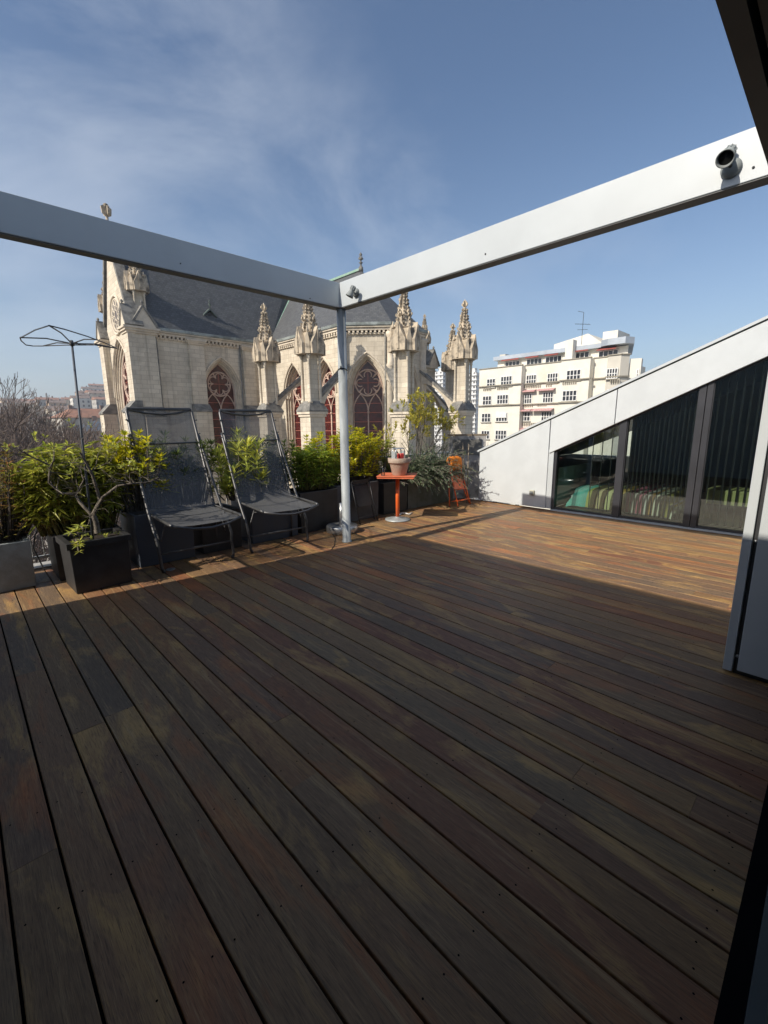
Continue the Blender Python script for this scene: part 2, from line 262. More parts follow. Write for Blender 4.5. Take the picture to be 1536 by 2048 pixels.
# ---------------------------------------------------------------- mesh helpers
class MB:
    def __init__(s): s.v = []; s.f = []; s.m = []; s.sm = []; s.mi = 0
    def add(s, vs, fs, smooth=False):
        o = len(s.v); s.v += [tuple(v) for v in vs]
        for f in fs: s.f.append(tuple(i+o for i in f)); s.m.append(s.mi); s.sm.append(smooth)
    def box(s, a, b, rz=0, c=None):
        x0, y0, z0 = a; x1, y1, z1 = b
        vs = [Vector((x, y, z)) for z in (z0, z1) for x, y in ((x0, y0), (x1, y0), (x1, y1), (x0, y1))]
        if rz:
            c = Vector(c if c else ((x0+x1)/2, (y0+y1)/2, 0)); Mx = Matrix.Rotation(rz, 3, 'Z')
            vs = [Mx@(v-c)+c for v in vs]
        s.add(vs, [(3, 2, 1, 0), (4, 5, 6, 7), (0, 1, 5, 4), (1, 2, 6, 5), (2, 3, 7, 6), (3, 0, 4, 7)])
    def obox(s, c, ax, ay, az):      # centre and three half-axis vectors
        c, ax, ay, az = map(Vector, (c, ax, ay, az))
        vs = [c+ax*i+ay*j+az*k for k in (-1, 1) for i, j in ((-1, -1), (1, -1), (1, 1), (-1, 1))]
        s.add(vs, [(3, 2, 1, 0), (4, 5, 6, 7), (0, 1, 5, 4), (1, 2, 6, 5), (2, 3, 7, 6), (3, 0, 4, 7)])
    def tube(s, pts, r, n=8, closed=False, cap=True):
        pts = [Vector(p) for p in pts]; k = len(pts)
        rs = list(r) if hasattr(r, '__len__') else [r]*k
        up = None; rings = []
        for i, p in enumerate(pts):
            if closed: d = pts[(i+1) % k]-pts[i-1]
            else: d = pts[min(i+1, k-1)]-pts[max(i-1, 0)]
            if d.length < 1e-9: d = Vector((0, 0, 1))
            d.normalize()
            if up is None: up = Vector((0, 0, 1)) if abs(d.z) < .9 else Vector((1, 0, 0))
            a = d.cross(up)
            if a.length < 1e-6: a = d.cross(Vector((0, 1, 0)))
            a.normalize(); b = a.cross(d); up = b
            rings.append([p+(a*math.cos(2*math.pi*j/n)+b*math.sin(2*math.pi*j/n))*rs[i] for j in range(n)])
        vs = [v for g in rings for v in g]; fs = []
        for i in range(k if closed else k-1):
            o, q = i*n, ((i+1) % k)*n
            for j in range(n): fs.append((o+j, q+j, q+(j+1) % n, o+(j+1) % n))
        if cap and not closed: fs += [tuple(range(n)), tuple(reversed(range((k-1)*n, k*n)))]
        s.add(vs, fs, n > 5)
    def lathe(s, prof, n=24, c=(0, 0, 0), axis=None):
        c = Vector(c); vs = []; Q = axis.to_track_quat('Z', 'Y').to_matrix() if axis else Matrix.Identity(3)
        for r, z in prof:
            for j in range(n):
                t = 2*math.pi*j/n; vs.append(c+Q@Vector((r*math.cos(t), r*math.sin(t), z)))
        fs = []
        for i in range(len(prof)-1):
            for j in range(n): fs.append((i*n+j, i*n+(j+1) % n, (i+1)*n+(j+1) % n, (i+1)*n+j))
        fs += [tuple(reversed(range(n))), tuple(range((len(prof)-1)*n, len(prof)*n))]
        s.add(vs, fs, True)
    def prism(s, poly, d):           # planar polygon extruded by vector d
        poly = [Vector(p) for p in poly]; d = Vector(d); k = len(poly)
        s.add(poly+[p+d for p in poly], [tuple(range(k)), tuple(reversed(range(k, 2*k)))]+[(i, i+k, (i+1) % k+k, (i+1) % k) for i in range(k)])
    def face(s, pts): s.add(pts, [tuple(range(len(pts)))])
    def build(s, name, mt, parent=None, loc=None, uv=False, root=None, bevel=0):
        me = bpy.data.meshes.new(name); off = Vector((0, 0, 0))
        r0 = root or (parent if parent and parent.parent is None else (parent.parent if parent else None))
        if loc is not None: off = Vector(loc)
        elif r0 is not None: off = r0.location.copy()
        me.from_pydata([Vector(v)-off for v in s.v], [], s.f)
        for x in (mt if isinstance(mt, (list, tuple)) else [mt]): me.materials.append(x)
        me.polygons.foreach_set('material_index', s.m); me.polygons.foreach_set('use_smooth', s.sm)
        if uv:
            l = me.uv_layers.new(name='UVMap')
            for p in me.polygons:
                nn = p.normal
                if abs(nn.z) > .98: a, b = Vector((1, 0, 0)), Vector((0, 1, 0))
                else:
                    a = Vector((-nn.y, nn.x, 0)).normalized(); b = nn.cross(a); b = -b if b.z < 0 else b
                for li in p.loop_indices:
                    c = me.vertices[me.loops[li].vertex_index].co+off; l.data[li].uv = (c.dot(a), c.dot(b))
        me.validate(); me.update()
        o = bpy.data.objects.new(name, me); COL.objects.link(o)
        if parent: o.parent = parent
        elif loc is not None: o.location = loc
        if bevel:
            bm = o.modifiers.new('bevel', 'BEVEL'); bm.width = bevel; bm.segments = 2; bm.limit_method = 'ANGLE'
        return o
def tag(o, label=None, cat=None, group=None, kind=None):
    if label: o['label'] = label
    if cat: o['category'] = cat
    if group: o['group'] = group
    if kind: o['kind'] = kind
    return o
def thing(name, label, cat, loc=(0, 0, 0), group=None):
    o = bpy.data.objects.new(name, None); COL.objects.link(o); o.location = loc; o.empty_display_size = .2
    return tag(o, label, cat, group)
def copy_tree(o, parent=None):
    c = o.copy(); COL.objects.link(c)
    if parent: c.parent = parent
    for ch in [x for x in o.children]: copy_tree(ch, c)
    return c
def struct(name, mb, mt, **k): return tag(mb.build(name, mt, **k), kind='structure')
V = Vector
X, Y, Z = V((1, 0, 0)), V((0, 1, 0)), V((0, 0, 1))

# ---------------------------------------------------------------- ground and hill
g = MB(); g.box((-900, -600, -17.2), (1600, 1500, -16)); struct('ground', g, M['ground'])
def hill_h(x, y):
    a = max(0, min(1, (y-190)/300)); a = a*a*(3-2*a)
    b = 33+3*math.sin(x*.023+1)+.13*max(-40, min(150, x))
    return -18+a*b
hb = MB(); nx, ny = 60, 40; vs = [(-400+x_*18, 180+y_*14, hill_h(-400+x_*18, 180+y_*14)) for y_ in range(ny) for x_ in range(nx)]
hb.add(vs, [(j*nx+i, j*nx+i+1, (j+1)*nx+i+1, (j+1)*nx+i) for j in range(ny-1) for i in range(nx-1)], True)
struct('hill', hb, M['hill'])

# ---------------------------------------------------------------- deck
rnd = random.Random(5)
BW, BX0 = .1529, -.0809
d = MB(); gap = .009
def plank(x0, x1, y0, y1):
    c = .0025; prof = [(x0, -.022), (x0, -c), (x0+c, 0), (x1-c, 0), (x1, -c), (x1, -.022)]
    dz = rnd.uniform(-.0012, .0012)
    vs = [(x, y, z+dz) for y in (y0, y1) for x, z in prof]
    d.add(vs, [(i, i+1, i+7, i+6) for i in range(5)]+[(5, 4, 3, 2, 1, 0), (6, 7, 8, 9, 10, 11)])
for n_ in range(-8, 51):
    x0 = BX0+n_*BW+gap/2; x1 = x0+BW-gap
    if x0 > 7.66: break
    y = -1.3-rnd.uniform(0, 2.2)
    while y < 6.05:
        ln = rnd.choice((2.9, 3.9, 4.9)); y2 = min(y+ln, 6.05)
        if y2 > -1.25: plank(x0, x1, max(y, -1.25)+.0008, y2-.0002)
        y = y2
d.mi = 1
for n_ in range(-1, 34):
    for j in range(13):
        yy = -.9+j*.5+.03*math.sin(n_*3.1)
        for fx in (.03, .115):
            cx, cy = BX0+n_*BW+fx, yy+rnd.uniform(-.012, .012); r = .0036
            d.add([(cx+r*math.cos(k*math.pi/3), cy+r*math.sin(k*math.pi/3), .0014) for k in range(6)], [tuple(range(6))])
d.mi = 2; d.box((-1.3, -1.25, -.2), (7.75, 6.06, -.0235))
struct('deck', d, [M['deck'], M['rubberblack'], M['rubberblack']])
k = MB(); k.box((-1.3, 6.06, -.35), (8.4, 6.30, .02)); struct('deck_kerb', k, M['curb'])

# ---------------------------------------------------------------- the house we stand at
hs = thing('house', 'dark roof overhang and threshold of the house at the right edge, over the deck', 'house', (-.6, -1.5, 0))
b = MB(); b.box((-3.2, -6, -16), (-.27, 4.80, 3.62)); b.build('wall', M['render'], hs)
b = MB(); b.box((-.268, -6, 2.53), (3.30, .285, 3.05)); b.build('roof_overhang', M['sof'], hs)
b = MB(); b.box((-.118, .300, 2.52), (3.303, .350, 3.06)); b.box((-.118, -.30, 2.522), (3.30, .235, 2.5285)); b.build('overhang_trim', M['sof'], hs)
b = MB(); b.box((-.118, -.018, .001), (3.2, .035, .05)); b.build('threshold', M['rubberblack'], hs)
b = MB(); b.box((-.1, -.085, .002), (3.2, -.0185, .075)); b.build('door_rail', mat('door_rail_grey', (.055, .068, .068), .5), hs)
b = MB(); b.box((-.1, -1.2, .002), (3.2, -.0855, .06)); b.build('inner_threshold', M['rubberblack'], hs)
b = MB(); b.box((.3, -.07, .076), (2.9, -.055, 2.5)); b.build('door_pane', mat('door_reflection', (.05, .065, .065), .35), hs)

# ---------------------------------------------------------------- right-hand wing: pier, sloping fascia, glazing
XW = 7.6
def zt(y): return .985+.431*(5.11-y)
def zb(y): return 1.045+.476*(3.62-y)
wg = thing('roof_wing', 'white sloping roof wing with a glazed front along the deck', 'building', (XW, 2.5, 0))
b = MB(); b.prism([(XW, 5.09, .035), (XW, 3.655, .035), (XW, 3.655, zt(3.655)), (XW, 5.09, zt(5.09))], (.14, 0, 0)); b.build('fascia_panel', M['render'], wg, bevel=.004)
b = MB(); b.prism([(XW, 3.64, zb(3.64)), (XW, 2.595, zb(2.595)), (XW, 2.595, zt(2.595)), (XW, 3.64, zt(3.64))], (.14, 0, 0)); b.build('fascia_panel', M['render'], wg, bevel=.004)
b = MB(); b.prism([(XW, 2.583, zb(2.583)), (XW, -.6, zb(-.6)), (XW, -.6, zt(-.6)), (XW, 2.583, zt(2.583))], (.14, 0, 0)); b.build('fascia_panel', M['render'], wg, bevel=.004)
b = MB(); b.prism([(XW+.03, 5.1, zt(5.1)-.3), (XW+.03, -.6, zt(-.6)-.3), (XW+.03, -.6, zt(-.6)+.02), (XW+.03, 5.1, zt(5.1)+.02)], (.06, 0, 0)); b.build('joint_backing', M['alu_dark'], wg)
b = MB(); b.prism([(XW-.025, 5.13, zt(5.13)+.022), (XW-.025, -.6, zt(-.6)+.022), (XW-.025, -.6, zt(-.6)+.06), (XW-.025, 5.13, zt(5.13)+.06)], (.3, 0, 0)); b.build('coping', M['alu'], wg)
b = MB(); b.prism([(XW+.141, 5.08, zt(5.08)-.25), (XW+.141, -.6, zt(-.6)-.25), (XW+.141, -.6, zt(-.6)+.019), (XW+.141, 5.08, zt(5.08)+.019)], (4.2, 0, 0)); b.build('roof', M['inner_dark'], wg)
b = MB(); b.box((XW+.142, 3.60, .03), (XW+4.3, 5.05, zt(5.05)-.26)); b.build('end_wall', M['render'], wg)
b = MB(); b.box((XW+.02, 3.56, .035), (XW+.16, 3.652, zb(3.6)+.05)); b.build('reveal', M['alu'], wg)
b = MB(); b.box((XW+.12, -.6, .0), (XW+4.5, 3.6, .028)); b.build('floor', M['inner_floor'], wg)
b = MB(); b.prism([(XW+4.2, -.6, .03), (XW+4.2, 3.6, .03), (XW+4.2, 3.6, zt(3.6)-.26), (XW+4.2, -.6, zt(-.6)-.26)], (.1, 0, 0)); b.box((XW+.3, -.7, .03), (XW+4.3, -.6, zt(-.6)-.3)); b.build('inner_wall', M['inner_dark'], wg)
gx = XW+.10
for (ya, yb) in ((3.545, 2.52), (2.42, 1.52), (1.36, -.6)):
    p = MB(); q = [(gx, ya, .06), (gx, yb, .06), (gx, yb, zb(yb)+.03), (gx, ya, zb(ya)+.03)]
    p.prism(q, (.012, 0, 0)); fr = MB(); 
    fr.box((gx-.03, yb, .028), (gx+.05, ya, .062)); 
    fr.prism([(gx-.03, ya, zb(ya)-.03), (gx-.03, yb, zb(yb)-.03), (gx-.03, yb, zb(yb)+.05), (gx-.03, ya, zb(ya)+.05)], (.07, 0, 0))
    for y_ in (ya-.012, yb+.002): fr.box((gx-.029, y_, .035), (gx+.04, y_+.010, zb(y_)+.01))
    fo = fr.build('window_frame', M['anthra'], wg)
    p.build('pane', M['glass'], fo)
for (ya, yb) in ((3.56, 3.515), (2.52, 2.42), (1.52, 1.44), (1.43, 1.36)):
    b = MB(); b.box((gx-.05, yb, .028), (gx+.06, ya, zb(yb)-.01)); b.build('mullion', M['anthra'], wg)
b = MB(); b.box((XW+.02, -.6, .005), (gx+.08, 3.56, .027)); b.build('sill', M['alu'], wg)
pr_ = thing('wall_pier', 'tall white metal clad pier at the right edge with a dark vertical joint', 'pillar', (3.35, .2, 0))
b = MB(); b.box((3.30, .303, .02), (3.36, .350, 2.518)); b.build('edge_trim', M['alu'], pr_, bevel=.003)
b = MB(); b.box((3.285, .118, .045), (3.335, .278, 2.518)); b.build('cladding_panel', M['alu'], pr_, bevel=.003)
b = MB(); b.box((3.335, -.5, .0), (7.59, .30, 2.51)); b.build('core', M['alu_dark'], pr_)
b = MB(); b.box((3.362, .302, .02), (7.58, .345, 2.516)); b.build('side_cladding', M['alu'], pr_)
b = MB(); b.box((3.20, -.5, .052), (3.30, .112, 2.518)); b.build('corner_post', M['anthra'], pr_)
for z in (.12, .86):
    b = MB(); b.lathe([(.009, 0), (.009, .012), (.005, .016)], 10, (3.334, .290, z), -X); b.build('bolt', M['steel'], pr_)

# room contents
bed = thing('bed', 'low bed with a bright striped cover behind the window glass', 'bed', (8.6, 2.6, .03))
b = MB()
ys = np.linspace(1.75, 3.45, 60); xs = [8.02, 8.05, 8.12, 8.3, 9.7, 9.8]; zs = [.04, .22, .33, .36, .36, .05]
vs = []
for y_ in ys:
    e_ = min(1, (y_-1.75)/.15+.25, (3.45-y_)/.15+.25); r_ = .03*math.sin((y_-1.7)*44)
    for x_, z_ in zip(xs, zs): vs.append((x_-r_*.6, y_, .03+z_*e_+r_*.5*(z_ > .1)))
nn = len(xs); b.add(vs, [(i*nn+j, i*nn+j+1, (i+1)*nn+j+1, (i+1)*nn+j) for i in range(59) for j in range(nn-1)], True)
b.build('cover', M['stripes'], bed)
b = MB(); b.box((8.1, 1.8, .03), (9.7, 3.4, .25)); b.build('mattress', M['white'], bed)
cb = thing('cabinet', 'lime yellow low cabinet behind the right window pane', 'cabinet', (8.8, 1.1, .03))
b = MB(); b.box((8.6, .2, .27), (9.2, 1.45, .50)); b.build('body', M['yellowgreen'], cb, bevel=.008)
for x_, y_ in ((8.62, .24), (8.62, 1.36), (9.12, .24), (9.12, 1.36)):
    b = MB(); b.box((x_, y_, .03), (x_+.04, y_+.04, .27)); b.build('leg', M['wood'], cb)
def blind(y0, y1, n, label):
    t = thing('vertical_blind', label, 'blind', (7.82, (y0+y1)/2, 0), 'dark vertical blinds behind the glass')
    for i in range(n):
        y_ = y0+(y1-y0)*(i+.5)/n; b = MB(); b.obox((7.84, y_, (zb(y_)+.06)/2), X*.022+Y*.012, Y*.004-X*.002, Z*((zb(y_)-.10)/2)); b.build('slat', M['slat'], t)
blind(2.48, 1.55, 15, 'dark vertical blind slats behind the middle window pane')
blind(1.36, .3, 12, 'dark vertical blind slats behind the right window pane')
blind(3.05, 2.6, 3, 'few dark blind slats hanging behind the low left window pane')

# outlet and lamp on the wing wall
o_ = thing('outdoor_socket', 'small cream outdoor socket low on the white wing wall', 'socket', (XW, 3.95, .3))
c_ = at(1065, 985, x=XW-.001); c_ = V((XW, c_.y, c_.z))
b = MB(); b.box((XW-.045, c_.y-.045, c_.z-.04), (XW-.0015, c_.y+.045, c_.z+.045)); b.build('housing', M['cream'], o_, bevel=.008)
b = MB(); b.box((XW-.053, c_.y-.034, c_.z-.032), (XW-.045, c_.y+.034, c_.z+.03)); b.build('cover', M['pl_grey'], o_, bevel=.003)

# ---------------------------------------------------------------- pergola: post, two beams, spotlights
pg = thing('pergola', 'white metal pergola frame of two beams meeting on a round post', 'pergola', (3.655, 4.525, 0))
b = MB(); b.lathe([(.068, .002), (.068, .012), (.056, .014), (.056, 2.948)], 32, (3.655, 4.525, 0)); b.build('post', M['galv'], pg)
b = MB(); b.prism([(3.60, 4.474, 2.95), (3.60, 4.474, 3.232), (3.60, -.8, 3.232), (3.60, -.8, 2.95)], (.125, 0, 0)); b.build('beam', M['alu'], pg, bevel=.004)
b = MB(); b.box((-.118, 4.478, 2.9515), (3.726, 4.60, 3.2305)); b.build('beam', M['alu'], pg, bevel=.004)
b = MB(); b.tube([(3.655+.06*math.cos(a_), 4.525+.06*math.sin(a_), 2.24+.01*math.sin(a_*2)) for a_ in [i*math.pi/8 for i in range(16)]], .006, 5, closed=True); b.tube([(3.60, 4.50, 2.24), (3.585, 4.47, 2.27), (3.59, 4.455, 2.23)], .006, 5); b.build('tie', M['black'], pg)
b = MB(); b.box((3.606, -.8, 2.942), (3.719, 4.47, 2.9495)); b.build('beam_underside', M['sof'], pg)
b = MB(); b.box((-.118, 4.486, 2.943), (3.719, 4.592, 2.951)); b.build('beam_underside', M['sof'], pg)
for (px_, py_) in ((361, 527), (620, 597)):
    c = at(px_, py_, y=4.478); b = MB(); b.lathe([(.006, 0), (.006, .004)], 8, c, -Y); b.build('screw', M['alu_dark'], pg)
for (px_, py_) in ((971, 508), (704, 596), (1507, 335)):
    c = at(px_, py_, x=3.60); b = MB(); b.lathe([(.007, 0), (.007, .005)], 8, c, -X); b.build('screw', M['alu_dark'], pg)
def spot(label, base, head, aim, s=1.):
    base, head, aim = V(base), V(head), V(aim).normalized()
    t = thing('spotlight', label, 'spotlight', base, 'grey spotlights on the right beam')
    b = MB(); b.lathe([(.058*s, 0), (.058*s, .012), (.05*s, .03), (.03*s, .038)], 28, base, -X); b.build('wall_plate', M['pl_grey'], t)
    b = MB(); b.tube([base-X*.03, base-X*.07+Z*.01, head-aim*.035], .011*s, 8); b.build('arm', M['pl_mid'], t)
    b = MB(); b.lathe([(.026*s, -.075*s), (.032*s, -.068*s), (.032*s, -.012*s), (.03*s, -.008*s), (.036*s, .01*s), (.05*s, .055*s), (.052*s, .07*s), (.046*s, .07*s), (.04*s, .05*s), (.001, .045*s)], 28, head, aim)
    for k_ in range(10):
        a_ = k_*math.pi/5; q = aim.to_track_quat('Z', 'Y').to_matrix(); pp = head+q@V((.033*s*math.cos(a_), .033*s*math.sin(a_), -.045*s)); b.obox(pp, q@V((.003, 0, 0)), q@V((0, .003, 0)), q@V((0, 0, .022*s)))
    h = b.build('lamp_head', M['pl_grey'], t)
    b = MB(); b.lathe([(.04*s, .052*s), (.028*s, .050*s), (.001, .049*s)], 24, head, aim); b.build('lens', M['black'], h)
c = at(1463, 338, x=3.6); spot('grey spotlight on the beam near the roof edge, facing the deck', c, at(1456, 309, x=3.52), (-.78, .02, -.62), .92)
c = at(713, 586, x=3.6); spot('small grey spotlight on the beam just above the round post', c, at(703, 583, x=3.49), (-.30, .35, -.9), .85)

# ---------------------------------------------------------------- railing
rl = thing('railing', 'pale metal balcony railing with thin bars behind the planters', 'railing', (3.3, 6.15, 0))
b = MB(); b.box((-1.2, 6.13, .92), (8.3, 6.18, .955)); b.build('top_rail', M['rail'], rl)
b = MB(); b.box((-1.2, 6.14, .10), (8.3, 6.17, .13)); b.build('bottom_rail', M['rail'], rl)
for i in range(90):
    b = MB() if i == 0 else b
    x_ = -1.1+i*.104
    if i == 0:
        b.box((x_, 6.148, .13), (x_+.012, 6.162, .92)); bar = b.build('bar', M['rail'], rl)
    else:
        c = bar.copy(); COL.objects.link(c); c.location = (i*.104, 0, 0)
for x_ in (-.2, 1.9, 4.0, 6.1, 8.2):
    b = MB(); b.box((x_-.02, 6.135, .02), (x_+.02, 6.175, .92)); b.build('post', M['rail'], rl)

# ---------------------------------------------------------------- church
GZ = -16
ch = thing('church', 'gothic limestone church with slate roofs, pinnacles and flying buttresses', 'church', (24, 38, GZ))
def arch(w, zs, rise, inset=0, n=10):
    """points of a pointed arch from left spring to right spring (u relative to centre)"""
    Rr = (w*w+rise*rise)/(2*w); cx = w-Rr; r = Rr-inset
    top = math.acos(max(-1, min(1, (0-cx)/r)))
    right = [(cx+r*math.cos(a), zs+r*math.sin(a)) for a in [top*i/n for i in range(n+1)]]
    return [(-u, z) for u, z in right]+[(u, z) for u, z in reversed(right[:-1])]
class Wall:
    def __init__(s, p0, p1, nrm): s.p0 = V(p0); s.t = (V(p1)-V(p0)).normalized(); s.L = (V(p1)-V(p0)).length; s.n = V(nrm).normalized()
    def P(s, u, z, d=0.): q = s.p0+s.t*u-s.n*d; return V((q.x, q.y, z))
def gothic_wall(W, U0, U1, z0, ztop, wins, name='wall', mt=None):
    zf = ztop if callable(ztop) else (lambda u: ztop)
    b = MB(); P = W.P; u = U0
    def col(a, c, za=z0):
        k = max(1, int((c-a)/.8)) if callable(ztop) else 1
        for i in range(k):
            x, y = a+(c-a)*i/k, a+(c-a)*(i+1)/k; b.face([P(x, za), P(y, za), P(y, zf(y)), P(x, zf(x))])
    for (uc, w, sill, zs, rise) in wins:
        col(u, uc-w); A = arch(w, zs, rise)
        b.face([P(uc-w, z0), P(uc+w, z0), P(uc+w, sill), P(uc-w, sill)])
        for (a, za), (c, zc) in zip(A[:-1], A[1:]): b.face([P(uc+a, za), P(uc+c, zc), P(uc+c, zf(uc+c)), P(uc+a, zf(uc+a))])
        u = uc+w
    col(u, U1)
    b.build(name, mt or M['stone'], ch, uv=True)
def gothic_window(W, uc, w, sill, zs, rise, steps=((0, .0), (0, .22), (.11, .22), (.11, .44), (.22, .44), (.22, .66), (.32, .80)), zc=None, rc=None, foils=6, big=False, hood=True):
    P = lambda u, z, d: W.P(uc+u, z, d)
    mo = MB()
    def outline(ins): return [(-(w-ins), sill)]+arch(w, zs, rise, ins)+[(w-ins, sill)]
    O = [outline(i) for i, _ in steps]
    for (i0, d0), (i1, d1), a, c in zip(steps[:-1], steps[1:], O[:-1], O[1:]):
        for k_ in range(len(a)-1): mo.face([P(*a[k_], d0), P(*a[k_+1], d0), P(*c[k_+1], d1), P(*c[k_], d1)])
    inn, dep = steps[-1]
    # roll mouldings along the edges
    for ins, dd in ((.03, .03), (.13, .25), (.24, .47)):
        mo.tube([P(u, z, dd) for u, z in outline(ins)], .035, 5)
    if hood: mo.tube([P(u, z, -.06) for u, z in arch(w+.17, zs, rise+.17)], .085, 5)
    mo.face([P(-w, sill-.01, -.08), P(w, sill-.01, -.08), P(w-inn, sill+.2, dep), P(-(w-inn), sill+.2, dep)])
    for s_ in (-1, 1):                # little capitals at the spring
        for ins in (.04, .14, .24):
            q = P(s_*(w-ins), zs-.1, .05+(ins-.04)*1.6); mo.obox(q, W.t*.075, W.n*.075, Z*.09)
    wo = mo.build('window', M['trim'], ch)
    wi = w-inn
    pn = MB(); A = outline(inn+.0); pn.face([P(u, z, dep+.02) for u, z in A]); pn.build('pane', M['stained'], wo, root=ch)
    tr = MB(); bars = MB()
    dz = dep-.06
    zc = zc or zs+rise*.30; rc = rc or wi*.80
    sub = wi/2; z2 = zc-rc*1.02-1.35; hz = 1.42 if not big else 2.3
    if big: z2 = zc-rc-2.2
    tr.tube([P(u, z, dz) for u, z in outline(inn+.03)], .06, 6)
    tr.tube([P(0, sill, dz), P(0, z2, dz)], .065, 6)
    for s_ in (-1, 1):
        tr.tube([P(s_*sub+u, z, dz) for u, z in arch(sub, z2, hz+.1, .0, 8)], .055, 6)
        tr.lathe([(.1, -.07), (.07, 0), (.1, .07)], 8, P(s_*wi*.97, z2, dz))
    tr.lathe([(.12, -.08), (.075, 0), (.12, .08)], 8, P(0, z2, dz))
    circ = lambda r, cx, cz, a0=0, a1=2*math.pi, n=24: [P(cx+r*math.cos(a0+(a1-a0)*i/n), cz+r*math.sin(a0+(a1-a0)*i/n), dz) for i in range(n+1)]
    tr.tube(circ(rc, 0, zc)[:-1], .075, 6, closed=True)
    for k_ in range(foils):
        a = math.pi/2+k_*2*math.pi/foils; cr = rc*.60; fr_ = rc*.29
        tr.tube(circ(fr_, cr*math.cos(a), zc+cr*math.sin(a), a-2.1, a+2.1, 10), .05, 5)
        if k_ % 1 == 0:
            a2 = a+math.pi/foils; tr.tube([P(rc*.52*math.cos(a2), zc+rc*.52*math.sin(a2), dz), P(rc*.96*math.cos(a2), zc+rc*.96*math.sin(a2), dz)], [.03, .09], 5)
    tr.build('tracery', M['pinkstone'], wo, root=ch)
    bars.tube([P(0, zc-rc, dep-.01), P(0, zc+rc, dep-.01)], .022, 4); bars.tube([P(-rc, zc, dep-.01), P(rc, zc, dep-.01)], .022, 4)
    z_ = z2+.75
    while z_ > sill: bars.tube([P(-wi, z_, dep-.01), P(wi, z_, dep-.01)], .024, 4); z_ -= .78
    bars.build('glazing_bars', M['ledbar'], wo, root=ch)

ZE = 9.35       # eaves
# transept: gable front faces -X, long side faces -Y
TX, TY0, TY1, TYC, RZ = 11.75, 41.6, 49.8, 45.7, 17.1
SW = Wall((TX, TY0, 0), (24.3, TY0, 0), (0, -1, 0))
win = (19.05-TX, 1.78, -1.5, 4.75, 2.95)
gothic_wall(SW, 0, SW.L, GZ, ZE-.35, [win]); gothic_window(SW, *win, zc=5.50, rc=1.10)
def gable_top(u):      # u measured from near corner
    y = TY0+u; return ZE-.3+(RZ-ZE+.5)*(1-abs(y-TYC)/(TYC-TY0))
GW = Wall((TX, TY0, 0), (TX, TY1, 0), (-1, 0, 0))
bwin = (TYC-TY0+.1, 3.0, -1.2, 4.3, 4.75)
gothic_wall(GW, 0, GW.L, GZ, gable_top, [bwin])
gothic_window(GW, *bwin, steps=((0, .0), (0, .14), (.2, .14), (.2, .28), (.4, .28), (.4, .42), (.6, .42), (.6, .56)), zc=5.6, rc=1.75, foils=8, big=True)
# rose window in the gable
b = MB(); rc_ = V((TX-.02, TYC-.15, 11.1))
ringp = lambda r, d=0.: [rc_+V((d, r*math.cos(a), r*math.sin(a))) for a in [2*math.pi*i/32 for i in range(32)]]
b.tube(ringp(1.55, -.03), .12, 6, closed=True); b.tube(ringp(1.30, .02), .09, 6, closed=True); b.tube(ringp(.42, .02), .06, 6, closed=True)
for k_ in range(10):
    a = k_*math.pi/5; b.tube([rc_+V((.02, .42*math.cos(a), .42*math.sin(a))), rc_+V((.02, 1.28*math.cos(a), 1.28*math.sin(a)))], .06, 5)
    a += math.pi/10; b.tube([rc_+V((.02, .98*math.cos(a)+.22*math.cos(q), .98*math.sin(a)+.22*math.sin(q))) for q in [2*math.pi*i/10 for i in range(10)]], .05, 5, closed=True)
rw = b.build('rose_window', M['trim'], ch)
b = MB(); b.face([p for p in ringp(1.42, -.005)]); b.build('pane', mat('rose_dark', (.12, .10, .09), .5), rw, root=ch)
# far side and end of the transept
b = MB(); b.face([(TX, TY1, GZ), (36, TY1, GZ), (36, TY1, ZE), (TX, TY1, ZE)]); b.build('wall', M['stone'], ch, uv=True)
# gable copings with crockets
b = MB()
for s_ in (-1, 1):
    y0_ = TYC+s_*(TYC-TY0+.35); p0 = V((TX-.18, y0_, ZE-.1)); p1 = V((TX-.18, TYC, RZ+.75)); dv = (p1-p0)
    nrm_ = V((0, s_*dv.z, abs(dv.y))).normalized()
    b.prism([p0, p1, p1+V((0, 0, .55)), p0+nrm_*.32], (.75, 0, 0))
b.build('gable_coping', M['cap'], ch)
b = MB(); rr = random.Random(3)
for k_ in range(15):
    f_ = (k_+.8)/16; p = V((TX+.1, TYC+(TY1-TYC+.35)*(1-f_), ZE+(RZ+.8-ZE)*f_))+V((0, .30, .32)); b.lathe([(.05, -.1), (.14, 0), (.10, .12), (.02, .2)], 6, p, V((0, .8, .6)))
b.build('crocket', M['weather'], ch)
b = MB(); b.lathe([(.16, 0), (.12, .5), (.2, .62), (.11, .7), (.11, 1.05), (.16, 1.3), (.12, 1.75), (.2, 1.9), (.05, 2.0)], 8, (TX+.2, TYC, RZ+.85)); [b.prism([V((TX+.2, TYC, RZ+1.85))+f_*.08, V((TX+.2, TYC, RZ+2.0))+f_*.36, V((TX+.2, TYC, RZ+2.5))+f_*.42, V((TX+.2, TYC, RZ+2.65))+f_*.2, V((TX+.2, TYC, RZ+2.3))+f_*.08], V((-f_.y, f_.x, 0))*.16) for f_ in (X, -X, Y, -Y)]; b.build('finial', M['weather'], ch)

